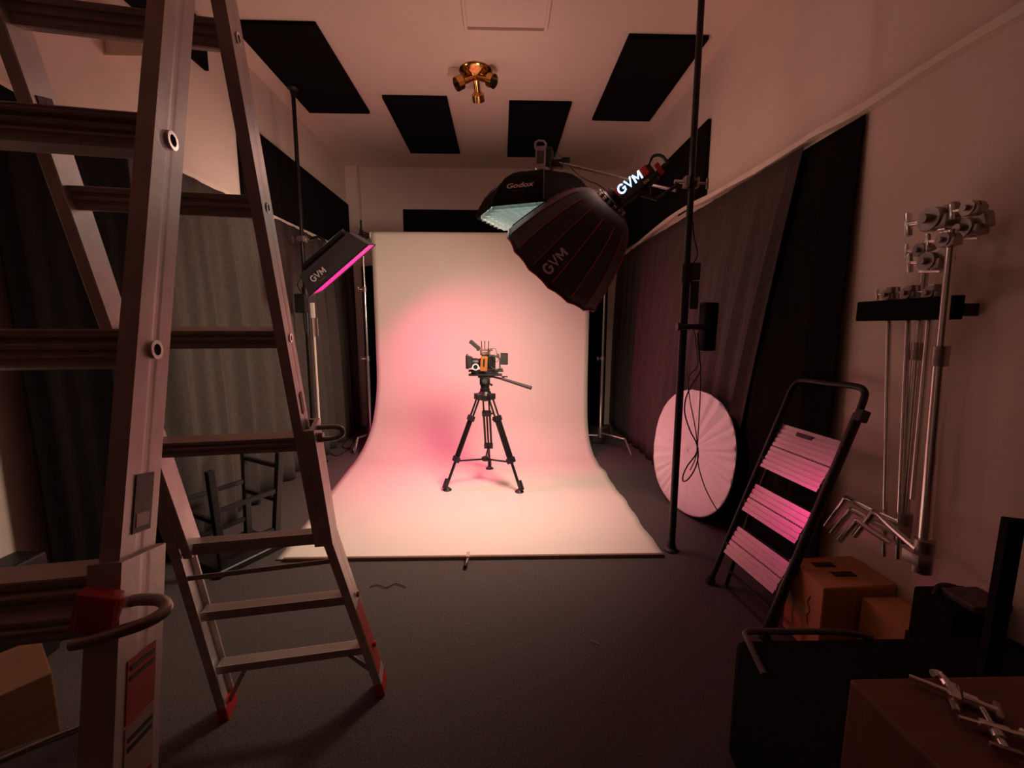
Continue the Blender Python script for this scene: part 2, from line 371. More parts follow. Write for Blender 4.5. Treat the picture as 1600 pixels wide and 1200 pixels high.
# ------------------------------------------------------------------ stands behind the backdrop edge
def cstand(label, x, y, h, legs, group, head=None, base_z=0.16):
    t = thing('light_stand', label, 'stand', (x, y, 0), group)
    MB().tube((x, y, base_z-0.04), (x, y, h*0.45), 0.0175).build('lower_column', 'steel', t, True)
    MB().tube((x, y, h*0.45), (x, y, h*0.78), 0.0135).build('middle_column', 'steel', t, True)
    MB().tube((x, y, h*0.78), (x, y, h), 0.0105).build('upper_column', 'steel', t, True)
    for hz in (0.45, 0.78):
        c = MB().tube((x, y, h*hz-0.025), (x, y, h*hz+0.025), 0.024).build('collar', 'steel_d', t, True)
        k = MB(); k.tube((x, y, h*hz), (x-0.05, y-0.02, h*hz), 0.006); k.box((x-0.058, y-0.022, h*hz), (0.012, 0.016, 0.04), bev=0.003); k.build('knob', 'steel', c, True)
    MB().tube((x, y, base_z-0.05), (x, y, base_z+0.06), 0.027).build('hub', 'steel_d', t, True)
    for i, (ang, ln, dz) in enumerate(legs):
        d = V((math.cos(ang), math.sin(ang), 0)); b = V((x, y, base_z+dz))
        MB().path([b+d*0.02, b+d*(ln*0.72), b+d*(ln*0.80)+V((0, 0, -0.006)), b+d*ln+V((0, 0, -(base_z+dz)+0.014))], 0.0115, smooth=True).build('leg', 'steel', t, True)
    return t
cstand('chrome light stand at the right edge of the paper, bent legs on the carpet', 1.085, 4.50, 2.16, [(-0.95, 0.42, 0.0), (1.0, 0.42, 0.03), (3.0, 0.40, -0.03)], 'stands holding the paper roll')
cstand('chrome light stand at the left edge of the paper, under the magenta softbox', -1.40, 4.50, 2.16, [(-2.0, 0.25, 0.0), (2.0, 0.40, 0.03), (0.3, 0.35, -0.03)], 'stands holding the paper roll')
for side, x in (('left', -1.40), ('right', 1.085)):
    t = thing('roll_bracket', 'black bracket holding the %s end of the paper roll' % side, 'bracket', (x, 4.47, 2.16), 'paper roll brackets')
    MB().box((x, 4.47, 2.20), (0.03, 0.04, 0.14), bev=0.004).build('back_plate', 'blkm', t)
    a = MB(); a.bar((x, 4.45, 2.25), (x+(0.12 if side == 'left' else -0.10), 4.45, 2.21), 0.012, 0.02); a.bar((x, 4.45, 2.16), (x+(0.10 if side == 'left' else -0.08), 4.45, 2.20), 0.012, 0.02); a.build('hook', 'blkm', t)
    MB().tube((x, 4.47, 2.27), (x, 4.47, 2.36), 0.009).build('pin', 'blkm', t, True)
# pale slim light stand by the left curtain
t = thing('light_stand', 'pale slim light stand against the left curtain beneath the magenta softbox', 'stand', (-1.735, 4.02, 0))
MB().tube((-1.735, 4.02, 0.0), (-1.735, 4.02, 1.50), 0.011).build('column', 'trim', t, True)
MB().box((-1.735, 4.02, 1.45), (0.034, 0.03, 0.14), bev=0.006).build('top_block', 'trim', t)
MB().box((-1.695, 4.0, 1.30), (0.022, 0.02, 0.17), bev=0.005).build('clamp_handle', 'steel', t)
MB().lathe((-1.735, 4.02, 0), (0, 0, 1), [(0.06, 0.0), (0.06, 0.01), (0.02, 0.025)]).build('base', 'blkm', t, True)

# ------------------------------------------------------------------ black floor-to-ceiling poles
def pole(label, x, y):
    t = thing('support_pole', label, 'pole', (x, y, 0), 'floor to ceiling poles')
    MB().tube((x, y, 0.03), (x, y, 1.62), 0.0205, seg=20).build('lower_tube', 'blkm', t, True)
    MB().tube((x, y, 1.62), (x, y, H-0.05), 0.0165, seg=20).build('upper_tube', 'blkm', t, True)
    MB().tube((x, y, 1.54), (x, y, 1.64), 0.027, seg=20).build('lock_collar', 'blk', t, True)
    MB().lathe((x, y, 0), (0, 0, 1), [(0.040, 0), (0.040, 0.008), (0.026, 0.022), (0.023, 0.05)]).build('foot', 'blk', t, True)
    MB().lathe((x, y, H), (0, 0, -1), [(0.045, 0.027), (0.045, 0.034), (0.026, 0.05), (0.018, 0.09)] if y > 3 else [(0.045, 0.0), (0.045, 0.008), (0.026, 0.022), (0.018, 0.06)]).build('top_cap', 'blk', t, True)
PX, PY = 1.0008, 2.3232
LX, LY = -1.695, 3.80
pole('black floor-to-ceiling pole on the right, standing at the corner of the white paper', PX, PY)
pole('black floor-to-ceiling pole on the left carrying the magenta softbox', LX, LY)

def clamp_head(name, label, c, ax, parent=None, m='steel_d', s=1.0, lever=(0, 0, -1)):
    """steel super clamp around a tube at c, its stud along ax"""
    c = V(c); ax = V(ax).normalized(); t = thing(name, label, 'clamp', c)
    y = V((0, 0, 1)); R = basis(ax, y)
    b = MB(); b.box(c+ax*0.028*s, (0.055*s, 0.045*s, 0.022*s), R, 0.004*s); b.box(c-ax*0.030*s, (0.050*s, 0.035*s, 0.016*s), R, 0.004*s)
    b.box(c+R.col[1]*0.028*s, (0.045*s, 0.012*s, 0.06*s), R, 0.003*s)
    b.build('jaw', m, t)
    MB().tube(c+ax*0.03*s, c+ax*0.09*s, 0.010*s).build('stud', 'steel', t, True)
    k = MB(); k.tube(c-ax*0.035*s, c-ax*0.085*s, 0.006*s); k.bar(c-ax*0.085*s-V(lever)*0.028*s, c-ax*0.085*s+V(lever)*0.028*s, 0.012*s, 0.009*s, bev=0.003*s)
    k.build('screw_handle', m, t, True)
    return t

# ------------------------------------------------------------------ big dome softbox light (right)
dl = thing('dome_light', 'large black dome softbox with red seams and a lit blue logo on its lamp', 'studio light', DOME_HUB)
A = DOME_AX; LA = LAMP_AX; RB = basis(A, V((1, 0, 0.2)))
NS = 16
def dome_r(t): return 0.065 + (DOME_R-0.065)*(t**0.38)
def dome_pt(t, ph, off=0.0):
    fr = (ph/(2*PI)*NS) % 1.0; sag = 1-0.02*math.sin(PI*fr)*min(1, t*2)
    zz = DOME_DEPTH*t - (0.007*math.sin(PI*fr) if t > 0.98 else 0)
    r = dome_r(t)*sag+off
    return DOME_HUB + RB @ V((r*math.cos(ph), r*math.sin(ph), zz))
mb = MB(); rows = []
for i in range(15):
    t_ = (i/14)**1.8; rows.append([dome_pt(t_, 2*PI*k/(NS*6)) for k in range(NS*6)])
mb.loft(rows, cap=False); shell = mb.build('dome_shell', 'nylon', dl, smooth=False)
for p in shell.data.polygons: p.use_smooth = True
md = shell.modifiers.new('thickness', 'SOLIDIFY'); md.thickness = 0.003; md.offset = -1
for k in range(NS):
    mb = MB(); mb.path([dome_pt(tt, 2*PI*k/NS, 0.002) for tt in (0.12, 0.2, 0.32, 0.48, 0.64, 0.80, 0.93)], 0.0027, seg=6)
    mb.build('seam', 'redpipe', dl, True)
mb = MB(); mb.path([dome_pt(1.0, 2*PI*k/(NS*3), 0.001) for k in range(NS*3+1)], 0.0045, seg=6, smooth=False); mb.build('rim_piping', 'red', dl, True)
mb = MB(); mb.lathe(DOME_HUB+A*(DOME_DEPTH-0.10), A, [(0.285, 0), (0.285, 0.004)], 48); mb.build('front_diffuser', 'domeface', dl, True)
rg = MB(); rg.lathe(DOME_HUB, -A, [(0.085, -0.02), (0.088, 0.0), (0.082, 0.022), (0.060, 0.030), (0.056, 0.06)], 32)
ring = rg.build('speed_ring', 'blkm', dl, True)
pn = MB()
for k in range(NS):
    a = 2*PI*(k+.5)/NS; c = DOME_HUB+RB @ V((0.090*math.cos(a), 0.090*math.sin(a), -0.008)); d = RB @ V((math.cos(a), math.sin(a), 0))
    pn.box(c, (0.012, 0.018, 0.020), basis(A, d), 0.002)
pn.build('rod_clip', 'steel', ring)
# lamp body behind the ring
bc = DOME_HUB+LA*0.150
side = CAM-bc; side = side-LA*side.dot(LA); side.normalize()
up_ = side.cross(LA); up_ = up_ if up_.z > 0 else -up_; up_.normalize()
fc = (side*0.96 + up_*0.28).normalized(); up_ = (up_ - fc*up_.dot(fc)).normalized()
RL = Matrix((LA, up_, fc)).transposed()
MB().box(bc-up_*0.012, (0.215, 0.085, 0.075), RL, 0.008).build('lamp_body', 'blk', dl)
for off in (-0.090, 0.072):
    MB().box(bc+LA*off+up_*0.010, (0.034, 0.050, 0.0785), RL, 0.003).build('end_band', 'red', dl)
MB().box(bc-up_*0.038+fc*0.037+LA*0.055, (0.030, 0.016, 0.005), RL, 0.002).build('control_plate', mat('amber_plate', (0.30, 0.16, 0.04), 0.5), dl)
hb = bc+LA*0.10; hm = MB()
hm.path([hb+up_*0.034, hb+LA*0.035+up_*0.052, hb+LA*0.066+up_*0.030, hb+LA*0.072-up_*0.012, hb+LA*0.045-up_*0.034, hb+LA*0.0-up_*0.034], 0.0075, seg=8)
hm.build('rear_handle', 'blk', dl, True)
MB().box(hb+LA*0.030-up_*0.020+fc*0.006, (0.022, 0.052, 0.05), RL, 0.003).build('rear_cap', 'red', dl)
stroke_mark('lit_logo', 0.058, 'glow', dl, lambda c: bc+LA*(c.x-0.009)+up_*(c.y+0.012)+fc*(0.0400+c.z))
# mark on the dome facing the camera
best = max(range(360), key=lambda a: -(dome_pt(0.6, a*PI/180)-DOME_HUB-A*DOME_DEPTH*0.6).normalized().dot((DOME_HUB-CAM).normalized()))*PI/180
phc = best
def dmap(ox, oy, sc_=1.0):
    def f(c):
        # local x runs towards the hub-side right, local y up the other way round the dome
        tt = 0.78 - 0.0; u_, v_ = c.x+ox, c.y+oy
        t2 = max(0.1, 0.735 - u_/DOME_DEPTH*0.92)
        return dome_pt(t2, phc + DS*(v_/0.31+0.075), 0.004+c.z)
    return f
tan = (dome_pt(0.7, phc+0.05)-dome_pt(0.7, phc-0.05)); DS = 1 if tan.dot(V((-0.5, 0, 1))) > 0 else -1
stroke_mark('dome_logo', 0.066, 'textm', dl, dmap(0, 0))
put_text('dome_caption', '-- --- -- ---- --', 0.012, 'textm', dl, dmap(0.0, -0.042))

# steel arm from the dome lamp to the pole
ce = V((PX, PY, 2.055))
t = dl
MB().path([bc-up_*0.07, bc-up_*0.095+V((0.06, 0, 0)), ce+V((-0.07, 0, -0.01))], 0.009, smooth=False).build('arm_rod', 'blkm', t, True)
MB().bar(bc-up_*0.050, bc+LA*0.04-up_*0.085, 0.045, 0.035, bev=0.006).build('tilt_joint', 'blk', t)
clamp_head('pole_clamp', 'steel clamp on the right black pole at the level of the lit lamp', ce, (-1, 0, 0.05))
clamp_head('pole_clamp', 'steel clamp on the left black pole above the magenta softbox', (LX, LY-0.0, 2.04), (1, -0.15, 0))

# ------------------------------------------------------------------ octagonal softbox light
ol = thing('octagonal_light', 'black octagonal softbox with white gridded front and pale strobe head', 'studio light', OCTA_TOP)
RO = basis(OCTA_AX, V((1, 0.35, 0)))
def octa(r, z, n=8): return [OCTA_TOP + RO @ V((r*math.cos(2*PI*(k+.5)/n), r*math.sin(2*PI*(k+.5)/n), z)) for k in range(n)]
mb = MB(); rows = [octa(r*OCTA_R/0.41, z) for r, z in ((0.085, -0.01), (0.18, 0.010), (0.245, 0.036), (0.31, 0.08), (0.36, 0.136), (0.392, 0.192), (0.41, 0.24))]
rows.append(octa(OCTA_R*0.995, OCTA_DEPTH+0.018))
mb.loft(rows, cap=False); sh = mb.build('softbox_shell', 'octacloth', ol); md = sh.modifiers.new('thickness', 'SOLIDIFY'); md.thickness = 0.003; md.offset = -1
mb = MB(); mb.loft([octa(OCTA_R*0.955, OCTA_DEPTH-0.012), octa(OCTA_R*0.955, OCTA_DEPTH-0.008)]); mb.build('diffuser', 'octaface', ol)
g = MB(); Ra = OCTA_R*0.955*math.cos(PI/8)
for ax_ in (0, 1):
    for k in range(-6, 7):
        q = k*0.056
        # half length of a chord of the octagon at offset q
        hl = Ra
        if abs(q) > Ra*math.tan(PI/8): hl = Ra*(1+math.tan(PI/8))-abs(q)
        ang = PI/8*0
        c = OCTA_TOP + RO @ (Matrix.Rotation(PI/4, 3, 'Z') @ (V((q, 0, OCTA_DEPTH+0.010)) if ax_ == 0 else V((0, q, OCTA_DEPTH+0.010))))
        g.box(c, (0.0015, 2*hl, 0.030) if ax_ == 0 else (2*hl, 0.0015, 0.030), RO @ Matrix.Rotation(PI/4, 3, 'Z'))
g.build('honeycomb_grid', mat('grid_fabric_pale', (0.55, 0.60, 0.58), 0.8), ol)
for k in range(8):
    mb = MB(); mb.path([rows[i][k]+(rows[i][k]-OCTA_TOP-OCTA_AX*0.1).normalized()*0.001 for i in range(7)], 0.003, seg=6, smooth=False); mb.build('edge_binding', 'nylon', ol, True)
# strobe head
sx = V((0.97, -0.2, 0)); st0 = OCTA_TOP
MB().lathe(st0-OCTA_AX*(-0.01), -OCTA_AX, [(0.095, 0.0), (0.097, 0.018), (0.075, 0.026), (0.062, 0.03)], 28).build('mount_ring', 'steel', ol, True)
hd = st0-OCTA_AX*0.03
RH = basis(-OCTA_AX, V((0.97, -0.25, 0)))
MB().lathe(hd, -OCTA_AX, [(0.045, 0), (0.042, 0.018), (0.046, 0.024)], 24).build('reflector_neck', 'textd', ol, True)
MB().box(hd-OCTA_AX*0.080+V((0.015, 0, 0)), (0.095, 0.10, 0.115), RH, 0.014).build('strobe_body', 'blk', ol)
fp = hd-OCTA_AX*0.078+V((-0.020, -0.052, 0))
MB().box(fp, (0.066, 0.012, 0.120), RH, 0.008).build('strobe_side_panel', 'textd', ol)
MB().box(fp+V((0.0, -0.007, -0.008)), (0.040, 0.004, 0.072), RH, 0.006).build('side_grille', 'grey', ol)
hh = MB(); q0 = hd-OCTA_AX*0.125+V((-0.02, -0.04, 0))
hh.path([q0+V((-0.032, 0, 0)), q0+V((-0.033, 0, 0.038)), q0+V((-0.014, 0, 0.050)), q0+V((0.020, 0, 0.047)), q0+V((0.032, 0, 0.034)), q0+V((0.034, 0, -0.01))], 0.006, smooth=False)
hh.build('carry_handle', 'textd', ol, True)
MB().box(hd-OCTA_AX*0.05+V((0.092, -0.01, 0)), (0.065, 0.05, 0.045), RH, 0.008).build('tilt_bracket', 'blkm', ol)
# facing side panel of the octa carries the maker's word
fi = min(range(8), key=lambda k: ((rows[3][k]+rows[3][(k+1) % 8])/2-CAM).length + 0.4*abs(((rows[3][k]+rows[3][(k+1) % 8])/2).x-0.17))
def octa_face(c):
    # panel fi, height parameter from the profile rows 2..6
    hgt = c.y; z0 = 0.150-hgt*0.72; xs = [0.010, 0.036, 0.08, 0.136, 0.188, 0.24]
    for i in range(5):
        if xs[i] <= z0 <= xs[i+1] or i == 4: break
    f = (z0-xs[i])/(xs[i+1]-xs[i]); k2 = (fi+1) % 8
    L = rows[i+1][fi].lerp(rows[i+2][fi], f); Rr = rows[i+1][k2].lerp(rows[i+2][k2], f)
    if L.x > Rr.x: L, Rr = Rr, L
    n_ = (Rr-L).normalized().cross(V((0, 0, 1))).normalized()
    if n_.y > 0: n_ = -n_
    mid = (L+Rr)/2
    return mid + (Rr-L).normalized()*(c.x) + n_*(0.006+c.z) + V((0, 0, 0.003))
put_text('octa_logo', 'Godox', 0.058, 'textm', ol, octa_face, bold=0.0012)
put_text('octa_caption', '--- ---- -- ----- --- --', 0.009, 'textm', ol, lambda c: octa_face(V((c.x, c.y-0.042, c.z))))
# boom that carries the octa from the pole
t = thing('light_boom', 'thin steel boom running from the strobe head to the dome softbox', 'boom', OCTA_TOP+V((0.13, 0, 0.05)))
MB().tube(hd-OCTA_AX*0.05+V((0.10, -0.03, 0.0)), V((PX-0.06, PY+0.05, 2.03)), 0.008).build('rod', 'steel_d', t, True)
MB().box(hd-OCTA_AX*0.055+V((0.14, -0.03, 0.0)), (0.05, 0.05, 0.045), bev=0.01).build('grip_knuckle', 'blkm', t)
cb = MB(); e0 = hd-OCTA_AX*0.17+V((0.05, 0, 0)); 
cb.path([ony(868, 238, 2.85), ony(882, 250, 2.8), ony(892, 262, 2.75), ony(905, 274, 2.7), ony(920, 283, 2.6), ony(932, 287, 2.55), ony(945, 296, 2.5), ony(948, 300, 2.42)], 0.0028, seg=6)
tag(cb.build('cable', 'blk', smooth=True), 'thin dark cord drooping from the strobe head to the dome lamp', 'cord')

# ------------------------------------------------------------------ magenta panel softbox (left)
pl = thing('panel_light', 'flat black rectangular softbox glowing magenta on the left pole', 'studio light', PANEL_C)
RPm = basis(PANEL_N, PANEL_X)     # x along, y across, z out of the mouth
ex, ey, ez = RPm.col[0].copy(), RPm.col[1].copy(), RPm.col[2].copy()
def P2(x, y, z): return PANEL_C+ex*x+ey*y+ez*z
mouth = [P2(-0.29, -0.2, 0), P2(0.29, -0.2, 0), P2(0.29, 0.2, 0), P2(-0.29, 0.2, 0)]
back = [P2(-0.245, -0.16, -0.15), P2(0.235, -0.16, -0.15), P2(0.235, 0.16, -0.15), P2(-0.245, 0.16, -0.15)]
mb = MB(); mb.loft([back, [a.lerp(b, 0.55)+ez*0.0 for a, b in zip(back, mouth)], mouth], cap=False); mb.bm.faces.new([mb.bm.verts.new(q) for q in back])
sh = mb.build('softbox_skirt', 'nylon', pl); md = sh.modifiers.new('thickness', 'SOLIDIFY'); md.thickness = 0.003; md.offset = -1
MB().box(P2(0, 0, -0.006), (0.565, 0.385, 0.004), RPm).build('glowing_diffuser', 'magenta', pl)
MB().box(P2(0, 0, -0.175), (0.40, 0.27, 0.05), RPm, 0.006).build('led_panel_body', 'blk', pl)
rim = MB()
for a, b in zip(mouth, mouth[1:]+mouth[:1]): rim.tube(a, b, 0.004, seg=6)
rim.build('rim_binding', 'nylon', pl, True)
ysgn = -1 if ey.y > 0 else 1            # the long side that faces the camera
sk0 = (mouth[0]+mouth[1])/2 if ysgn < 0 else (mouth[3]+mouth[2])/2
bk0 = (back[0]+back[1])/2 if ysgn < 0 else (back[3]+back[2])/2
upv = (bk0-sk0).normalized(); exn = ex if ex.x > 0 else -ex
fnv = exn.cross(upv).normalized(); fnv = fnv if fnv.y < 0 else -fnv
sc0 = sk0.lerp(bk0, 0.45)-exn*0.13
stroke_mark('panel_logo', 0.056, 'text', pl, lambda c: sc0+exn*c.x+upv*(c.y+0.006)+fnv*(0.005+c.z))
put_text('panel_caption', '-- --- -- ---- --', 0.010, 'text', pl, lambda c: sc0+exn*c.x+upv*(c.y-0.040)+fnv*(0.005+c.z))
MB().bar(P2(-0.20, -0.02, -0.205), P2(0.20, -0.02, -0.205), 0.02, 0.03).build('yoke', 'blkm', pl)
MB().path([V((LX+0.08, LY-0.02, 2.04)), V((LX+0.16, LY-0.06, 2.05)), V((LX+0.25, LY-0.15, 1.99)), P2(0.0, 0, -0.22)], 0.010).build('support_arm', 'blkm', pl, True)
MB().path([V((LX+0.22, LY-0.10, 2.02)), V((LX+0.27, LY-0.18, 1.97)), V((LX+0.30, LY-0.2, 1.90))], 0.014).build('ratchet_handle', 'blk', pl, True)
# power brick and its cord on the left pole
t = thing('power_supply', 'black power brick strapped to the left black pole', 'power supply', (LX-0.03, LY, 1.42))
MB().box((LX-0.02, LY-0.05, 1.50), (0.09, 0.05, 0.16), bev=0.008).build('brick', 'blk', t)
MB().path([V((LX, LY-0.05, 1.58)), V((LX-0.03, LY-0.07, 1.66)), V((LX+0.03, LY-0.07, 1.75)), P2(-0.2, 0, -0.2)], 0.004).build('lead', 'blk', t, True)
MB().path([V((LX-0.0, LY-0.05, 1.42)), V((LX+0.01, LY-0.06, 1.30)), V((LX+0.03, LY-0.07, 1.22)), V((LX+0.02, LY-0.05, 1.12))], 0.011).build('drooping_lead', 'blk', t, True)

# ------------------------------------------------------------------ brass ceiling light with three heads
bx, by = -0.193, 3.575
t = thing('ceiling_light', 'polished brass ceiling light with three unlit spot heads', 'ceiling light', (bx, by, H))
MB().lathe((bx, by, H), (0, 0, -1), [(0.128, 0), (0.128, 0.006), (0.118, 0.018), (0.085, 0.034), (0.05, 0.046), (0.02, 0.052), (0.008, 0.053)], 40).build('canopy', 'brass', t, True)
for (dx, dy, dz) in ((-0.80, -0.30, -0.52), (0.80, -0.42, -0.42), (0.10, 0.78, -0.75)):
    d = V((dx, dy, dz)).normalized(); s0 = V((bx, by, H-0.045))+V((d.x, d.y, 0))*0.025
    hd_ = MB(); hd_.lathe(s0, d, [(0.012, 0), (0.026, 0.005), (0.026, 0.085), (0.034, 0.092), (0.049, 0.105), (0.050, 0.155), (0.046, 0.156), (0.043, 0.118), (0.02, 0.112)], 28)
    hp = hd_.build('spot_head', 'brass', t, True)
    MB().lathe(s0+d*0.128, d, [(0.042, 0), (0.040, 0.004), (0.01, 0.006)], 20).build('dark_socket', 'blk', hp, True)
    MB().path([V((bx, by, H-0.03)), V((bx, by, H-0.05))+d*0.02, s0+d*0.01], 0.010).build('swivel', 'brass', hp, True)
# ------------------------------------------------------------------ tripod with fluid head
TC = V((-0.130, 3.43, 0)); apex = TC+V((0, 0, 0.765))
tp = thing('camera_tripod', 'black two-stage video tripod standing in the middle of the white paper', 'tripod', TC)
feet = [V((-0.440, 3.272, 0.006)), V((0.153, 3.22, 0.006)), V((-0.105, 3.80, 0.006))]
MB().lathe(apex+V((0, 0, -0.06)), (0, 0, 1), [(0.03, 0), (0.052, 0.012), (0.062, 0.05), (0.052, 0.065), (0.045, 0.08)], 24).build('bowl', 'blkm', tp, True)
for ft in feet:
    d = (ft-apex); hz = V((d.x, d.y, 0)).normalized(); top = apex+hz*0.055+V((0, 0, -0.02)); bot = ft+V((0, 0, 0.02)); L = bot-top
    sd = hz.cross(V((0, 0, 1)))
    leg = MB()
    for s_ in (-1, 1):
        leg.tube(top+sd*0.024*s_, top+L*0.26+sd*0.024*s_, 0.0075)
        leg.tube(top+L*0.24+sd*0.026*s_, top+L*0.70+sd*0.026*s_, 0.0095)
    leg.tube(top+L*0.24, top+L*0.72, 0.0085)
    leg.tube(top+L*0.68, bot, 0.0115)
    lg = leg.build('leg', 'blkm', tp, True)
    MB().box(apex+hz*0.060+V((0, 0, -0.02)), (0.05, 0.07, 0.05), basis(V((0, 0, 1)), hz), 0.008).build('shoulder', 'blk', lg)
    for fr in (0.24, 0.69):
        MB().box(top+L*fr, (0.036, 0.078, 0.045), basis(L, hz), 0.006).build('leg_clamp', 'blk', lg)
    k = MB(); k.tube(top+L*0.24+sd*0.035, top+L*0.24+sd*0.06, 0.008); k.build('clamp_knob', 'blk', lg, True)
    MB().box(bot+V((0, 0, 0.035)), (0.032, 0.032, 0.08), basis(L, hz), 0.006).build('ankle', 'blk', lg)
    MB().lathe(ft+hz*(-0.01)+V((0, 0, -0.005)), (0, 0, 1), [(0.036, 0), (0.036, 0.010), (0.024, 0.020), (0.012, 0.03)], 18).build('rubber_foot', 'blk', lg, True)
sp = MB(); cz = TC+V((0, 0, 0.215))
for ft in feet:
    d = ft-apex; hz = V((d.x, d.y, 0)).normalized(); top = apex+hz*0.055+V((0, 0, -0.02)); L = ft+V((0, 0, 0.02))-top
    sp.bar(cz+hz*0.03, top+L*0.71, 0.014, 0.012)
sp.lathe(cz+V((0, 0, -0.015)), (0, 0, 1), [(0.028, 0), (0.032, 0.01), (0.032, 0.028), (0.02, 0.034)], 16)
sp.build('spreader', 'blkm', tp)
hdm = MB(); hz0 = apex+V((0, 0, 0.02))
hdm.lathe(hz0, (0, 0, 1), [(0.040, 0), (0.040, 0.022), (0.034, 0.027), (0.037, 0.035), (0.037, 0.055), (0.030, 0.06)], 24)
hdm.box(hz0+V((0, 0, 0.085)), (0.084, 0.070, 0.066), bev=0.010); hdm.box(hz0+V((0, 0, 0.118)), (0.11, 0.06, 0.016), bev=0.004)
fh = hdm.build('fluid_head', 'blkm', tp, True)
k = MB(); k.tube(hz0+V((0, -0.03, 0.085)), hz0+V((0, -0.052, 0.085)), 0.022, seg=20); k.tube(hz0+V((0, -0.05, 0.085)), hz0+V((0, -0.058, 0.085)), 0.013); k.build('counterbalance_dial', 'grey', fh, True)
MB().box(hz0+V((0.052, -0.02, 0.055)), (0.024, 0.03, 0.016), basis(V((0.5, 0, 1))), 0.004).build('drag_lever', 'blk', fh)
hp0 = hz0+V((0.035, -0.02, 0.125))
MB().tube(hp0, hp0+V((0.11, -0.05, -0.018)), 0.0085).build('pan_bar_rod', 'blkm', tp, True)
MB().tube(hp0+V((0.10, -0.045, -0.016)), hp0+V((0.33, -0.16, -0.075)), 0.011, 0.015).build('pan_bar_grip', 'grey', tp, True)
k = MB(); k.tube(hp0+V((0.10, -0.045, 0.0)), hp0+V((0.15, -0.05, 0.0)), 0.005); k.tube(hp0+V((0.115, -0.048, -0.02)), hp0+V((0.115, -0.048, 0.004)), 0.008); k.build('pan_bar_lock', 'blk', tp, True)
# ------------------------------------------------------------------ video camera on the tripod
zb = hz0.z+0.122; cx, cy = TC.x, TC.y
vc = thing('video_camera', 'rigged video camera with matte box, orange battery and small monitor on the tripod', 'camera', (cx, cy, zb))
p_ = MB(); p_.box((cx+0.005, cy, zb+0.012), (0.27, 0.075, 0.016), bev=0.004); p_.box((cx+0.0, cy, zb+0.028), (0.22, 0.06, 0.014), bev=0.004); p_.build('base_plate', 'blk', vc)
r_ = MB()
for s_ in (-1, 1): r_.tube((cx-0.13, cy+0.03*s_, zb+0.044), (cx+0.15, cy+0.03*s_, zb+0.044), 0.0065)
r_.build('rail_rods', 'blkm', vc, True)
MB().box((cx+0.03, cy, zb+0.115), (0.115, 0.09, 0.115), bev=0.010).build('camera_body', 'blkm', vc)
MB().box((cx-0.005, cy-0.052, zb+0.105), (0.056, 0.022, 0.118), basis(V((0.06, 0, 1))), 0.005).build('battery_plate', 'orange', vc)
MB().box((cx-0.003, cy-0.066, zb+0.115), (0.012, 0.004, 0.06), basis(V((0.06, 0, 1)))).build('battery_grip', 'blk', vc)
MB().lathe((cx-0.02, cy, zb+0.110), (-1, 0, 0), [(0.034, 0), (0.036, 0.02), (0.031, 0.03), (0.037, 0.045), (0.037, 0.085), (0.030, 0.09)], 24).build('lens', 'blk', vc, True)
mbx = MB(); yz = lambda x, hy, hz_, zc: [V((x, cy-hy, zc-hz_)), V((x, cy+hy, zc-hz_)), V((x, cy+hy, zc+hz_)), V((x, cy-hy, zc+hz_))]
mbx.loft([yz(cx-0.098, 0.035, 0.034, zb+0.115), yz(cx-0.105, 0.042, 0.042, zb+0.115), yz(cx-0.135, 0.058, 0.050, zb+0.115), yz(cx-0.150, 0.060, 0.052, zb+0.117), yz(cx-0.150, 0.052, 0.044, zb+0.117), yz(cx-0.110, 0.036, 0.034, zb+0.115)])
mt = mbx.build('matte_box', 'blk', vc)
mt2 = MB().box((cx-0.137, cy, zb+0.120), (0.005, 0.125, 0.118), basis(V((-0.1, 0, 1))), 0.001); mt2.build('matte_flag', 'blk', mt)
fo = MB(); fo.tube((cx-0.070, cy-0.045, zb+0.082), (cx-0.070, cy-0.082, zb+0.082), 0.021, seg=24); ff = fo.build('follow_focus', 'blk', vc, True)
MB().pipe((cx-0.070, cy-0.078, zb+0.082), (cx-0.070, cy-0.088, zb+0.082), 0.027, 0.018, 28).build('focus_ring', 'white', ff, True)
MB().tube((cx-0.07, cy-0.02, zb+0.05), (cx-0.07, cy-0.06, zb+0.06), 0.014).build('focus_gearbox', 'blk', ff, True)
th = MB(); th.box((cx+0.01, cy, zb+0.185), (0.07, 0.05, 0.022), bev=0.004); th.box((cx+0.0, cy, zb+0.212), (0.130, 0.028, 0.014), bev=0.004); th.tube((cx-0.03, cy, zb+0.17), (cx-0.03, cy, zb+0.21), 0.007); th.tube((cx+0.04, cy, zb+0.17), (cx+0.04, cy, zb+0.21), 0.007)
th.build('top_handle', 'bar', vc)
mi = MB(); mi.bar((cx-0.04, cy-0.01, zb+0.220), (cx-0.115, cy-0.03, zb+0.285), 0.032, 0.024, bev=0.006); mi.tube((cx-0.025, cy, zb+0.21), (cx-0.05, cy-0.01, zb+0.235), 0.006); mi.build('top_receiver', 'grey', vc)
for k, dx in enumerate((-0.022, 0.002, 0.030)):
    MB().tube((cx+dx, cy-0.01, zb+0.215), (cx+dx-0.004+0.003*k, cy-0.012, zb+0.285), 0.0030, 0.0038).build('antenna', 'blk', vc, True)
mo = MB(); mo.box((cx+0.157, cy+0.01, zb+0.140), (0.062, 0.016, 0.095), basis(V((0, 0, 1)), V((0.9, -0.45, 0))), 0.004); mon = mo.build('monitor', 'blk', vc)
MB().box((cx+0.152, cy-0.0, zb+0.140), (0.054, 0.003, 0.082), basis(V((0, 0, 1)), V((0.9, -0.45, 0)))).build('monitor_screen', 'grey', mon)
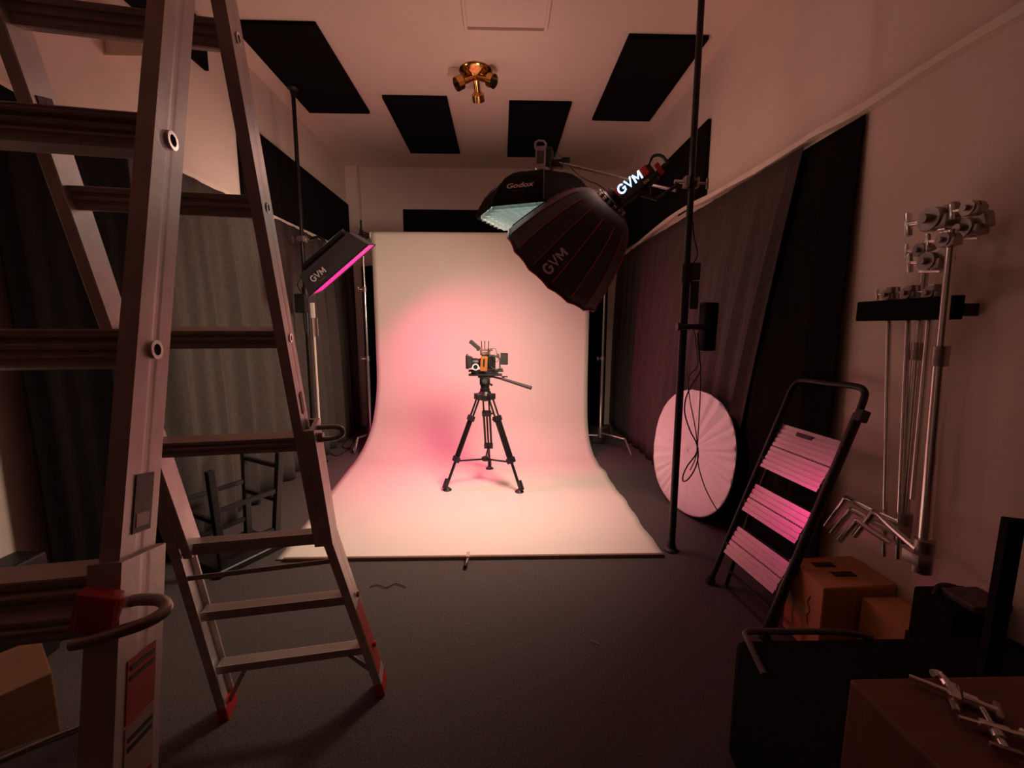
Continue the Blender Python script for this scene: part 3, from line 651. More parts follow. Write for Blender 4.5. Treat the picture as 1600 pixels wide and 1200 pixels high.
br = MB(); br.tube((cx+0.05, cy, zb+0.165), (cx+0.12, cy-0.01, zb+0.160), 0.006); br.box((cx+0.108, cy-0.01, zb+0.165), (0.022, 0.03, 0.036), bev=0.004); br.tube((cx+0.122, cy-0.01, zb+0.150), (cx+0.122, cy-0.01, zb+0.06), 0.006); br.tube((cx+0.07, cy-0.01, zb+0.055), (cx+0.145, cy-0.01, zb+0.062), 0.006); br.tube((cx+0.055, cy-0.03, zb+0.13), (cx+0.085, cy-0.02, zb+0.055), 0.006)
br.build('monitor_arm', 'grey', vc, True)
cb = MB(); cb.path([(cx+0.04, cy-0.03, zb+0.222), (cx+0.085, cy-0.04, zb+0.225), (cx+0.10, cy-0.03, zb+0.18)], 0.0022, seg=5); cb.path([(cx+0.06, cy-0.05, zb+0.17), (cx+0.08, cy-0.06, zb+0.135), (cx+0.10, cy-0.04, zb+0.12), (cx+0.115, cy-0.02, zb+0.15)], 0.0022, seg=5); cb.path([(cx+0.03, cy-0.05, zb+0.23), (cx+0.034, cy-0.055, zb+0.16), (cx+0.04, cy-0.055, zb+0.08)], 0.005, seg=6); cb.path([(cx+0.05, cy-0.05, zb+0.08), (cx+0.09, cy-0.06, zb+0.06), (cx+0.13, cy-0.04, zb+0.075)], 0.004, seg=6)
cb.build('cables', 'blk', vc, True)

# ------------------------------------------------------------------ tall articulated ladder (left foreground)
W = V((-0.494, -0.084, 0)).normalized()         # from the right rails to the left rails
def RX(z): return V((-0.559+0.036*z, 1.437-0.295*z, z))+W*0.015     # far section, right rail
def RY(z): return V((-0.451, 0.275+0.231*z, z))+W*0.0125             # near section, right rail
ZT = 2.13
ld = thing('articulated_ladder', 'tall folding aluminium ladder set up as an A-frame in the left foreground', 'ladder', (-0.75, 0.85, 0))
RD, RW = 0.062, 0.024
def rail(name, a, b, dd=RD, ww=RW, lip=0.006, parent=ld, m='alu', out=1):
    """C-profile rail: web on the outer side, two flanges"""
    L = (b-a); R = basis(L, W)    # x along W, y across the section depth
    mb = MB(); x, y = R.col[0].copy(), R.col[1].copy(); th = 0.004
    if out == 0: mb.prism(a-x*ww/2-y*dd/2, x, y, [(0, 0.002), (0.002, 0), (ww-0.002, 0), (ww, 0.002), (ww, dd-0.002), (ww-0.002, dd), (0.002, dd), (0, dd-0.002)], L)
    else: mb.prism(a-x*ww/2-y*dd/2, x, y, [(0, 0), (ww, 0), (ww, lip), (ww*0.45, lip*1.4), (ww*0.45, dd-lip*1.4), (ww, dd-lip), (ww, dd), (0, dd), (0, dd*0.62), (0.0005, dd*0.54), (0.0005, dd*0.46), (0, dd*0.38)] if out > 0 else
             [(0, 0), (ww, 0), (ww, dd*0.38), (ww-0.0005, dd*0.46), (ww-0.0005, dd*0.54), (ww, dd*0.62), (ww, dd), (0, dd), (0, dd-lip), (ww*0.55, dd-lip*1.4), (ww*0.55, lip*1.4), (0, lip)], L)
    return mb.build(name, m, parent)
WX, WY = 0.35, 0.36
XK = 0.655
innerL = rail('inner_rail', RX(XK)+W*WX, RX(ZT)+W*WX, out=0); innerR = rail('inner_rail', RX(XK), RX(ZT))
nearR = rail('inner_rail', RY(0.75), RY(ZT), 0.066, 0.021); nearL = rail('inner_rail', RY(0.75)+W*WY, RY(ZT)+W*WY, 0.066, 0.021, out=-1)
FR = V((-0.433, 1.395, 0.012)); FLt = V((-0.927, 1.311, 0.012))
KR = RX(XK)-W*0.027; KL = RX(XK)+W*(WX+0.027)
outR = rail('outer_rail', KR, RX(1.04)-W*0.027, 0.070, 0.026); outL = rail('outer_rail', KL, RX(1.04)+W*(WX+0.027), 0.070, 0.026, out=-1)
rail('flared_leg', FR, KR+V((0, 0, 0.004)), 0.070, 0.026); rail('flared_leg', FLt, KL+V((0, 0, 0.004)), 0.070, 0.026, out=-1)
YK = RY(1.02)-W*0.001
nearO = rail('outer_rail', RY(0.02)-W*0.035, YK, 0.084, 0.034); rail('outer_rail', RY(0.02)+W*(WY+0.055), RY(1.02)+W*(WY+0.007), 0.084, 0.034, out=-1)
def rung(name, a, b, hgt, dep, nrm, m='alu_rung', ribs=True):
    """extruded ribbed rung from a to b; nrm = horizontal normal pointing to the camera side"""
    x = V(nrm).normalized(); ax = (b-a).normalized(); x = (x-ax*x.dot(ax)).normalized(); y = ax.cross(x); y = y if y.z > 0 else -y
    pf = []
    h2, d2 = hgt/2, dep/2
    front = [(-1, .55), (-.92, .8), (-.62, .86), (-.55, .98), (-.42, .98), (-.34, .70), (-.22, .72), (-.10, .95), (.12, 1.0), (.26, .84), (.34, .60), (.46, .62), (.56, .92), (.70, .98), (.80, .98), (.9, 1.05), (1, 1.0)]
    pts = [(d2*q, h2*p) for p, q in front] + [(-d2*q, h2*p) for p, q in reversed(front)]
    mb = MB(); mb.prism(a, x, y, pts, b-a)
    return mb.build(name, m, ld)
NRM = V((0.168, -0.986, 0))
for z in (0.99, 1.273, 1.556, 1.839): rung('rung', RX(z)+W*0.004, RX(z)+W*(WX-0.004), 0.046, 0.036, NRM+V((0, 0, -0.28)))
for z in (1.27, 1.553, 1.836): rung('rung', RY(z)+W*0.004, RY(z)+W*(WY-0.004), 0.046, 0.040, NRM+V((0, 0, 0.23)))
rung('rung', RY(0.987)+W*0.004, RY(0.987)+W*(WY-0.004), 0.046, 0.040, NRM); 
rung('outer_rung', RY(0.975)+V((0, -0.035, -0.012))+W*(-0.02), RY(0.975)+V((0, -0.035, -0.012))+W*(WY+0.03), 0.030, 0.022, NRM)
rung('rung', RY(0.60)+W*(-0.03), RY(0.60)+W*(WY+0.06), 0.046, 0.040, NRM)
# rung-end bungs on the right-hand rails
for P, r in [(RX(z), 0.011) for z in (1.273, 1.556, 1.839)]+[(RY(z), 0.0125) for z in (1.27, 1.553, 1.836)]:
    MB().pipe(P-W*0.006, P-W*0.0145, r, r*0.62, 22).build('rung_end_ring', 'steel', ld, True)
    MB().tube(P-W*0.006, P-W*0.0115, r*0.66, seg=18).build('rung_end_plug', 'blk', ld, True)
# thin rungs of the lower far section
def flare(t, left): return (KL.lerp(FLt, t) if left else KR.lerp(FR, t))
for t_, h_ in ((0.02, 0.034), (0.40, 0.028), (0.745, 0.026)):
    a, b = flare(t_, False)+W*0.005, flare(t_, True)-W*0.005
    mb = MB(); mb.bar(a+V((0, 0, 0.03)), b+V((0, 0, 0.03)), 0.040, h_*0.55, xh=NRM+V((0, 0, -0.25)), bev=0.004); mb.bar(a+NRM*0.018+V((0, 0, 0.024)), b+NRM*0.018+V((0, 0, 0.024)), 0.004, h_, xh=NRM); mb.build('outer_rung', 'alu_rung', ld)
a, b = flare(0.10, False)+NRM*0.03, flare(0.12, True)+NRM*0.03
st = MB().bar(a, b, 0.004, 0.014, xh=NRM).build('strap', 'alu_rung', ld)
rv = MB(); [rv.tube(a.lerp(b, q), a.lerp(b, q)+NRM*0.005, 0.003) for q in (0.22, 0.45)]; rv.build('rivet', 'steel', st, True)
MB().bar(flare(0.745, False)+W*0.09+V((0, 0, 0.022)), flare(0.90, False)+W*0.01, 0.004, 0.014, xh=NRM).build('corner_brace', 'alu_rung', ld); MB().bar(flare(0.745, True)-W*0.09+V((0, 0, 0.022)), flare(0.94, True)-W*0.01, 0.004, 0.014, xh=NRM).build('corner_brace', 'alu_rung', ld)
for left in (0, 1):
    F0 = FLt if left else FR; d = ((KL if left else KR)-F0).normalized()
    MB().bar(F0+V((0, 0, -0.010)), F0+d*0.050, 0.031, 0.076, xh=W, bev=0.006).build('foot_cap', 'red', ld)
# hinge joining the two sections (just above the frame of the picture)
for q in (0.0, WX):
    hg = MB(); a = RX(ZT)+W*q; b = RY(ZT)+W*q; a2 = (a+b)/2; hg.tube(a2-W*0.03+V((0, 0, 0.02)), a2+W*0.03+V((0, 0, 0.02)), 0.062, seg=24); hg.bar(a, a2, 0.03, 0.05, xh=W); hg.bar(b, a2, 0.03, 0.05, xh=W)
    hg.build('hinge', 'alu', ld, True)
# lock handles
def lock(c, ax, s=1.0, m='steel_d'):
    c = V(c); up = V((0, 0, 1)); side = ax
    mb = MB(); mb.path([c-up*0.018*s, c-up*0.018*s+side*0.045*s, c-up*0.010*s+side*0.066*s, c+up*0.002+side*0.070*s, c+up*0.014*s+side*0.060*s, c+up*0.018*s+side*0.030*s, c+up*0.018*s-side*0.01*s], 0.0075*s, seg=10)
    return mb.build('lock_handle', m, ld, True)
lock(RX(1.0)-W*0.040+V((0, -0.006, 0.012)), (-W+V((0, 0, 0.05))).normalized(), 0.92)
kk = MB(); kk.tube(RX(1.0)-W*0.02, RX(1.0)-W*0.052, 0.014); kk.build('lock_boss', 'steel_d', ld, True)
# near lock: long bent pin across the lower rung, with its red guard
n0 = RY(0.965)+V((0, -0.050, 0.0))
mb = MB(); mb.path([n0+W*0.004+V((0, -0.012, -0.008)), n0-W*0.015+V((0, -0.012, -0.006)), n0-W*0.040+V((0, -0.010, -0.001)), n0-W*0.064+V((0, -0.006, 0.004)), n0-W*0.074+V((0, 0.006, 0.008)), n0-W*0.062+V((0, 0.020, 0.012)), n0-W*0.035+V((0, 0.028, 0.012)), n0-W*0.018+V((0, 0.03, 0.010))], 0.0068, seg=12)
mb.build('lock_handle', 'steel_d', ld, True)
mb = MB(); mb.box(n0-W*0.010+V((0, 0.004, 0.018)), (0.042, 0.020, 0.050), basis(V((0.30, 0, 1)), W), 0.008); mb.build('lock_guard', 'red', ld)
# labels
def rlabel(fn, z0, z1, w_, m, name='rail_sticker', wd=0.0):
    a, b = fn(z0), fn(z1); mb = MB(); mb.bar(a, b, 0.0012, w_, xh=W); return mb.build(name, m, ld)
rlabel(lambda z: RY(z)-W*0.0115, 1.045, 1.115, 0.034, 'greylab'); 
sq = rlabel(lambda z: RY(z)-W*0.0121, 1.052, 1.068, 0.024, 'text')
def YO(z): t_ = (z-0.02)/1.0; return (RY(0.02)-W*0.035).lerp(YK, t_)-W*0.0178
rlabel(YO, 0.835, 0.905, 0.052, 'redlab'); rlabel(YO, 0.765, 0.832, 0.052, 'textd'); rlabel(YO, 0.66, 0.762, 0.052, 'redlab')
for z in (0.893, 0.882, 0.815, 0.805, 0.74): MB().bar(YO(z)-W*0.001, YO(z+0.005)-W*0.001, 0.0012, 0.044, xh=W).build('sticker_print', 'blk', ld)
cz_ = MB()
def XLp(z): return RX(z)+W*(WX-0.0135)
rlabel(XLp, 1.655, 1.72, 0.036, 'greylab')
put_text('caution_print', 'CAUTION', 0.015, 'textd', ld, lambda c: XLp(1.688)+((XLp(1.72)-XLp(1.655)).normalized())*(c.x*0.85)+V((0, 1, 0.29)).normalized()*(c.y)-W*(0.0012+c.z))
rs = MB(); a_, b_ = flare(0.40, False)-W*0.0140, flare(0.86, False)-W*0.0140; rs.bar(a_, b_, 0.0012, 0.062, xh=W); rs.build('rail_sticker', 'redlab', ld)
rs = MB(); rs.bar(RX(1.075)-W*0.0135, RX(1.13)-W*0.0135, 0.0012, 0.02, xh=W); rs.build('rail_sticker', 'textd', ld)
for t_ in (0.40, 0.745):
    MB().tube(flare(t_, False)+V((0, 0, 0.03))-W*0.012, flare(t_, False)+V((0, 0, 0.03))-W*0.020, 0.009).build('rung_end_stub', 'red' if t_ > .5 else 'redlab', ld, True)

# ------------------------------------------------------------------ upturned black stool
so = V((-1.45, 2.28, 0)); so_t = thing('bar_stool', 'black wooden stool standing upside down on its seat behind the ladder', 'stool', so)
c4 = [V((-1.455, 2.085, 0)), V((-1.282, 2.41, 0)), V((-1.58, 2.58, 0)), V((-1.755, 2.25, 0))]
cc = sum(c4, V())/4
mb = MB(); mb.loft([[q.lerp(cc, 0.03)+V((0, 0, 0.001)) for q in c4], [q+V((0, 0, 0.008)) for q in c4], [q+V((0, 0, 0.034)) for q in c4], [q.lerp(cc, 0.03)+V((0, 0, 0.040)) for q in c4]]); mb.build('seat', 'blk', so_t)
tops = []
for i, q in enumerate(c4):
    a = q.lerp(cc, 0.20)+V((0, 0, 0.038)); b = q.lerp(cc, -0.02)+V((0, 0, 0.585)); tops.append((a, b))
    MB().bar(a, b, 0.034, 0.034, xh=c4[1]-c4[0], bev=0.003).build('leg', 'blk', so_t)
for i in range(4):
    for z_, sk in ((0.30 if i % 2 else 0.36, 0), (0.13, 1), (0.50, 2)):
        if sk == 1 and i % 2: continue
        if sk == 2 and i != 1: continue
        a = tops[i][0].lerp(tops[i][1], (z_-0.04)/0.545); b = tops[(i+1) % 4][0].lerp(tops[(i+1) % 4][1], (z_-0.04)/0.545)
        MB().bar(a, b, 0.020, 0.024, bev=0.002).build('stretcher', 'blk', so_t)
MB().box(cc+V((0.075, 0.03, 0.0405)), (0.042, 0.055, 0.001), basis(V((0, 0, 1)), V((0.88, 0.47, 0)))).build('paper_label', 'white', so_t)

# ------------------------------------------------------------------ folded step ladder (right)
SF = V((1.066, 1.995, 0.0)); SU = V((0.09, -0.994, 0)); SV = V((0.384, 0.053, 1.025))
SN = SU.cross(SV).normalized(); SN = SN if SN.x < 0 else -SN
def S3(a, b, off=0.0): return SF+SU*a+SV*b+SN*off
sl = thing('step_ladder', 'folded black three-step ladder with grooved metal treads leaning on the right wall', 'step ladder', SF)
RR = 0.0135
mb = MB(); mb.path([S3(0.0, 0.012), S3(0.0, 0.4), S3(0.0, 0.90), S3(0.0, 0.975), S3(0.02, 1.012), S3(0.06, 1.025), S3(0.19, 1.028), S3(0.32, 1.032), S3(0.365, 1.020), S3(0.38, 0.985), S3(0.385, 0.9)], RR, seg=12)
mb.build('handrail_frame', 'blkm', sl, True)
MB().path([S3(0.385, 0.93), S3(0.39, 0.5), S3(0.395, 0.012)], 0.019, seg=12, smooth=False).build('side_rail', 'blkm', sl, True)
mb = MB(); mb.path([S3(0.03, 0.10, -0.035)-V((0, 0, 0.10)), S3(0.03, 0.4, -0.030), S3(0.03, 0.62, -0.025)], 0.009, smooth=False); mb.path([S3(0.36, 0.10, -0.035)-V((0, 0, 0.10)), S3(0.36, 0.4, -0.03), S3(0.36, 0.62, -0.025)], 0.009, smooth=False); mb.path([S3(0.03, 0.10, -0.035)-V((0, 0, 0.09)), S3(0.36, 0.10, -0.035)-V((0, 0, 0.09))], 0.008, smooth=False); mb.path([S3(0.03, 0.14, -0.035)-V((0, 0, 0.05)), S3(0.36, 0.14, -0.035)-V((0, 0, 0.05))], 0.008, smooth=False)
mb.build('rear_frame', 'blkm', sl, True)
MB().box(S3(0.40, 0.925), (0.035, 0.04, 0.05), basis(SV, SU), 0.006).build('rail_joint', 'blk', sl)
for a in (0.0, 0.395): MB().path([S3(a, 0.0), S3(a, 0.03)], 0.021, smooth=False).build('rubber_foot', 'blk', sl, True)
for (a0, a1, b0, b1) in ((0.022, 0.362, 0.597, 0.818), (0.022, 0.366, 0.382, 0.522), (0.022, 0.366, 0.168, 0.312)):
    # grooved plate: ridged profile across b extruded along a
    n = int((b1-b0)/0.0215); pts = []
    for i in range(n):
        z0 = i/n; z1 = (i+1)/n
        pts += [(z0+0.10/n, 0.010), (z0+0.16/n, 0.014), (z0+0.84/n, 0.014), (z0+0.90/n, 0.010)]
    Lb = SV*(b1-b0)-SN*(b1-b0)*0.13
    sec = [S3(a0, b0)+Lb*q+SN*e for q, e in pts]+[S3(a0, b0)+Lb-SN*0.012, S3(a0, b0)-SN*0.012]
    mb = MB(); mb.loft([sec, [q+SU*(a1-a0) for q in sec]]); tr = mb.build('tread', 'tread', sl)
    gr = MB()
    for k in range(26): gr.box(S3(a0+(a1-a0)*(k+.5)/26, (b0+b1)/2-0.001, 0.0142-(b1-b0)*0.065), (0.005, 0.006, 0.0012), basis(SN, SU))
    gr.build('grip_teeth', 'greylab', tr)
    if b1 > 0.8:
        ho = MB(); ho.bar(S3(0.125, b1-0.028, -0.011), S3(0.215, b1-0.028, -0.011), 0.006, 0.020, xh=SN, bev=0.0015); ho.build('hand_hole', 'blk', tr)
    for a in (0.008, 0.374): MB().bar(S3(a, b0+0.02, -0.004), S3(a, b0+0.05, 0.006), 0.012, 0.02).build('pivot', 'blk', sl)

# ------------------------------------------------------------------ round reflector
rc = V((1.335, 2.875, 0.437)); rh = V((0.20, -0.87, 0)).normalized(); rv_ = V((0.13, 0.04, 0.86)).normalized(); rn = rh.cross(rv_).normalized(); rn = rn if rn.x < 0 else -rn
rf = thing('round_reflector', 'large oval silver-white fabric reflector leaning against the right curtain', 'reflector', V((1.27, 2.87, 0)))
def rfp(a, s, off=0.0):
    n_ = 2.25; ca, sa = math.cos(a), math.sin(a); k = (abs(ca)**n_+abs(sa)**n_)**(-1/n_)
    loc = 0.25+0.75*max(0.0, math.cos(a-0.7))**2+0.35*max(0.0, math.cos(a-3.6))**4
    cr = (0.0070*math.sin(a*31+3*math.sin(a*3)+1.5*s)+0.0055*math.sin(a*17+1.3+2*s)+0.0025*math.sin(a*53+s*4))*loc*(s**1.3)*(1 if s < 0.985 else 0)
    bow = 0.022*math.cos(a-0.6)*(s**2)
    return rc+rh*(ca*k*s*0.445)+rv_*(sa*k*s*0.432)+rn*(cr+off+bow)
mb = MB(); NA = 260
for off in (0.006,):
    rows = [[rfp(2*PI*i/NA, s, off) for i in range(NA)] for s in (0.001, 0.12, 0.25, 0.38, 0.5, 0.6, 0.7, 0.78, 0.86, 0.92, 0.97, 1.0)]
    mb.loft(rows, cap=False)
fcv = mb.build('fabric', 'silver', rf, smooth=True); md = fcv.modifiers.new('thickness', 'SOLIDIFY'); md.thickness = 0.003
mb = MB(); mb.path([rfp(2*PI*i/80, 1.0, 0.004) for i in range(81)], 0.0055, seg=6, smooth=False); mb.build('spring_rim', 'blk', rf, True)

# ------------------------------------------------------------------ gear on the right pole
t = thing('led_panel', 'small black ribbed light panel clamped to the right pole, seen edge-on', 'studio light', (PX+0.13, PY, 1.31))
MB().box((PX+0.137, PY+0.01, 1.305), (0.10, 0.055, 0.265), basis(V((0.02, 0, 1)), V((0.9, 0.4, 0))), 0.010).build('panel_housing', 'blk', t)
fi_ = MB(); [fi_.box((PX+0.137, PY-0.022, 1.195+0.02*i), (0.085, 0.010, 0.008), basis(V((0.02, 0, 1)), V((0.9, 0.4, 0)))) for i in range(12)]; fi_.build('cooling_fins', 'blkm', t)
MB().tube((PX-0.035, PY-0.03, 1.305), (PX+0.09, PY-0.02, 1.305), 0.016).build('clamp_arm', 'blk', t, True)
MB().tube((PX-0.035, PY-0.03, 1.305), (PX-0.050, PY-0.03, 1.305), 0.021).build('clamp_knob', 'blk', t, True)
t = thing('power_supply', 'black power brick strapped behind the right black pole above the small panel', 'power supply', (PX+0.045, PY, 1.5))
MB().box((PX+0.042, PY+0.0, 1.60), (0.05, 0.05, 0.09), bev=0.006).build('controller', 'blk', t)
MB().box((PX+0.045, PY+0.0, 1.475), (0.042, 0.04, 0.15), bev=0.006).build('brick', 'blk', t)
MB().path([V((PX+0.03, PY, 1.64)), V((PX+0.055, PY, 1.69)), V((PX+0.03, PY, 1.78)), V((PX+0.02, PY, 1.86))], 0.0035).build('lead', 'blk', t, True)
def cable(label, pts, r=0.004):
    mb = MB(); mb.path(pts, r, seg=7); tag(mb.build('cable', 'blk', smooth=True), label, 'cord')
Y0 = PY-0.03
cable('black cable dangling from the right pole in a long loop over the reflector', [ony(x, y, Y0) for x, y in ((1090, 520), (1093, 560), (1094, 580), (1080, 603), (1072, 622), (1070, 645), (1078, 672), (1088, 692), (1091, 712), (1086, 732), (1076, 748), (1068, 752), (1067, 744), (1074, 728), (1086, 712), (1091, 700))])
cable('black cable hanging beside the pole and ending at the reflector lower edge', [ony(x, y, Y0+0.02) for x, y in ((1083, 515), (1092, 545), (1094, 575), (1094, 620), (1092, 660), (1090, 700), (1092, 730), (1103, 765), (1122, 800))], 0.0032)
cable('third thin black cable twisting down behind the right pole', [ony(x, y, Y0+0.01) for x, y in ((1086, 530), (1090, 570), (1076, 590), (1078, 625), (1084, 655), (1089, 690), (1087, 715), (1078, 735))], 0.003)

# ------------------------------------------------------------------ wall rack with grip arms and stands
RXW = 1.45
t = thing('equipment_rack', 'black bar rack on the right wall holding steel grip arms', 'rack', (XR, 1.58, 1.36))
MB().box((1.425, 1.487, 1.365), (0.03, 0.37, 0.075), bev=0.004).build('rack_bar', 'foam', t)
br = MB(); br.box((1.491, 1.655, 1.365), (0.102, 0.025, 0.05)); br.build('wall_bracket', 'blk', t); MB().box((1.491, 1.36, 1.36), (0.102, 0.02, 0.04)).build('wall_bracket', 'blk', t)
def griphead(c, s, parent, d=V((0, 1, 0)), tb=True):
    s = s*0.72
    b = MB()
    for o_ in (-0.014, 0.014): b.tube(c+V(((o_-0.011)*s, 0, 0)), c+V(((o_+0.011)*s, 0, 0)), 0.027*s, seg=20)
    b.tube(c-V((0.040*s, 0, 0)), c+V((0.034*s, 0, 0)), 0.011*s, seg=12)
    b.box(c+V((0, -0.006*s, -0.010*s)), (0.040*s, 0.062*s, 0.030*s), bev=0.005*s); hd2 = b.build('grip_head', 'steel_d', parent, True)
    if tb:
        k = MB(); k.tube(c, c+d*0.07*s+V((0, 0, 0.006)), 0.006*s); e = c+d*0.075*s+V((0, 0, 0.006)); k.bar(e-V((0, 0.005, 0.030))*s, e+V((0, 0.005, 0.030))*s, 0.014*s, 0.010*s, bev=0.003*s); k.build('t_handle', 'steel', hd2, True)
    return hd2
def griparm(label, y, zt, zb_, x=1.462, tilt=0.0):
    t = thing('extension_rod', label, 'rod', (x, y, zb_), 'steel grip arms hung from the wall rack')
    MB().tube((x, y, zt), (x-0.005, y-tilt, zb_), 0.0085).build('rod', 'steel', t, True)
    griphead(V((x, y, zt+0.02)), 1.0, t)
    MB().box((x, y-0.01, zt+0.036), (0.035, 0.025, 0.022), bev=0.004).build('top_knuckle', 'steel_d', t)
griparm('steel grip arm hanging from the wall rack, the one nearest the black curtain', 1.588, 1.405, 0.44, tilt=0.11)
griparm('steel grip arm hanging from the wall rack, second from the black curtain', 1.510, 1.405, 0.46, tilt=0.085)
griparm('shorter steel grip arm hanging in the rack between the stand columns', 1.430, 1.40, 0.70, tilt=0.03)
# folded stands, columns upright, turtle legs low
def folded_stand(label, y, top, x, base, legs, rad, lean=0.03):
    t = thing('folded_stand', label, 'stand', (x, y, base-0.05), 'folded steel light stands under the wall rack')
    MB().tube((x, y-lean, base), (x, y, base+(top-base)*0.62), rad).build('lower_column', 'steel', t, True)
    MB().tube((x, y, base+(top-base)*0.60), (x, y+lean*0.5, top), rad*0.7).build('upper_column', 'steel', t, True)
    MB().tube((x, y, base+(top-base)*0.60), (x, y+lean*0.02, base+(top-base)*0.66), rad*1.25).build('column_lock', 'steel_d', t, True)
    hb = MB(); hb.tube((x, y-lean, base-0.05), (x, y-lean, base+0.06), rad*1.6); hb.box((x-0.02, y-lean, base), (0.05, 0.06, 0.04), bev=0.006); hb.build('leg_hub', 'steel_d', t, True)
    for k, (ex_, ey_, fx_, fy_) in enumerate(legs):
        b = V((x-0.02-0.010*k, y-lean, base+0.025-0.04*k)); e = onx(ex_, ey_, 1.42-0.012*k); f_ = onx(fx_, fy_, 1.40-0.012*k)
        MB().path([b, b.lerp(e, 0.5), e.lerp(b, 0.12)+V((0, 0, 0.004)), e, e.lerp(f_, 0.15)-V((0, 0, 0.002)), f_], 0.0115, seg=10).build('leg', 'steel', t, True)
    griphead(V((x-0.01, y+lean*0.5, top-0.03)), 1.15, t)
    griphead(V((x-0.0, y+lean*0.5-0.05, top+0.05)), 1.1, t, tb=True)
folded_stand('folded steel light stand under the rack with three bent legs fanned toward the step ladder', 1.47, 1.60, 1.478, 0.57, ((1322, 779, 1291, 823), (1330, 797, 1300, 834), (1338, 814, 1312, 845)), 0.015)
folded_stand('folded steel light stand under the rack, thick column nearest the camera', 1.302, 1.60, 1.385, 0.555, ((1365, 800, 1335, 838),), 0.017)
# big clamp heads at the top
for i, (px_, py_, X_, lab) in enumerate(((1466, 342, 1.42, 'steel grip head topmost on the folded stands, its handle pointing left'), (1515, 356, 1.45, 'steel grip head at the right of the cluster on the folded stands, in the shade'), (1458, 408, 1.43, 'steel clamp with a tee handle below the cluster on the folded stands'))):
    c = onx(px_, py_, X_); t = thing('knuckle_clamp', lab, 'clamp', c, 'steel grip heads clustered on the folded stands')
    g_ = griphead(c, 1.9 if i == 0 else 1.5, t, d=V((0, 1, 0.0)))
    MB().tube(c+V((0.0, -0.03, -0.035)), c+V((0.0, 0.04, -0.028)), 0.006).build('cross_pin', 'steel', t, True)
    MB().bar(c+V((0, 0.03, 0)), c+V((0.01, -0.05, 0.02)), 0.03, 0.05, bev=0.008).build('knuckle', 'steel_d', t)

# ------------------------------------------------------------------ boxes and cases, right foreground
def slots(parent, cx_, cy_, z, lx, ly, dys, R=None):
    for dx, dy in dys:
        MB().box((cx_+dx, cy_+dy, z), (lx, ly, 0.003), R, 0.001).build('hand_slot', 'slot', parent)
ab = thing('apple_box', 'tall tan plywood box with two hand slots on top, beside the step ladder', 'box', (1.37, 1.60, 0))
z = 0.315
q = [V((1.238, 1.682, 0)), V((1.530, 1.702, 0)), V((1.532, 1.487, 0)), V((1.232, 1.470, 0))]
mb = MB(); mb.loft([[a+V((0, 0, 0.002)) for a in q], [a+V((0, 0, z)) for a in q]]); bmesh.ops.bevel(mb.bm, geom=list(mb.bm.edges), offset=0.003, segments=2, affect='EDGES'); mb.build('box_body', 'ply', ab)
MB().box((1.352, 1.632, z+0.0005), (0.085, 0.034, 0.003), bev=0.001).build('hand_slot', 'slot', ab); MB().box((1.382, 1.562, z+0.0005), (0.090, 0.034, 0.003), bev=0.001).build('hand_slot', 'slot', ab)
ab = thing('apple_box', 'low tan plywood block between the taller slotted box and the black case', 'box', (1.36, 1.42, 0))
MB().box((1.452, 1.375, 0.142), (0.15, 0.175, 0.280), bev=0.003).build('box_body', 'ply', ab)
sb = MB(); sb.path([V((1.2325, 1.535, 0.24)), V((1.2315, 1.545, 0.21)), V((1.2315, 1.53, 0.18)), V((1.2315, 1.543, 0.15)), V((1.2315, 1.53, 0.12))], 0.0015, seg=5); sb.build('pen_scribble', 'slot', [o for o in bpy.data.objects if o.name == 'apple_box'][0])
# black hard case with cloth over it
cs = thing('equipment_case', 'large black case with a loose strap in the right foreground', 'case', (1.1, 0.8, 0))
MB().box((1.11, 0.74, 0.195), (0.84, 0.78, 0.386), bev=0.028).build('case_body', 'soot', cs)
MB().path([V((0.70, 1.00, 0.385)), V((0.715, 1.10, 0.402)), V((0.74, 1.145, 0.396)), V((0.85, 1.15, 0.392)), V((1.02, 1.14, 0.394)), V((1.1, 1.12, 0.39))], 0.009, seg=8).build('edge_strap', 'greylab', cs, True)
bc2 = thing('equipment_case', 'black soft case with a small handle against the right wall beneath the folded stands', 'case', (1.4, 1.2, 0))
MB().box((1.445, 1.202, 0.232), (0.17, 0.13, 0.455), bev=0.012).build('case_body', 'soot', bc2)
MB().path([V((1.38, 1.22, 0.455)), V((1.41, 1.23, 0.48)), V((1.46, 1.23, 0.475)), V((1.50, 1.21, 0.457))], 0.008).build('carry_handle', 'blk', bc2, True)
MB().box((1.46, 1.17, 0.472), (0.12, 0.10, 0.025), bev=0.006).build('loose_flap', 'greylab', bc2)
# framed monitor leaning at the far right
mc = onx(1568, 812, 1.22)
mo_ = thing('metal_frame', 'open upright black metal frame cut by the right edge of the picture', 'frame', (1.35, 0.95, 0.4))
a0 = V((1.255, 0.955, 0.392)); hdir = V((0.93, -0.37, 0)).normalized(); Hm = 0.445
Rm = basis(V((0, 0, 1)), hdir)
fr_ = MB()
fr_.box(a0+V((0, 0, Hm/2)), (0.032, 0.03, Hm), Rm, 0.004); fr_.box(a0+hdir*0.30+V((0, 0, Hm/2)), (0.032, 0.03, Hm), Rm, 0.004)
fr_.box(a0+hdir*0.15+V((0, 0, Hm-0.014)), (0.30, 0.03, 0.028), Rm, 0.004); fr_.box(a0+hdir*0.15+V((0, 0, 0.016)), (0.30, 0.03, 0.03), Rm, 0.004)
fr_.build('frame', 'soot', mo_)
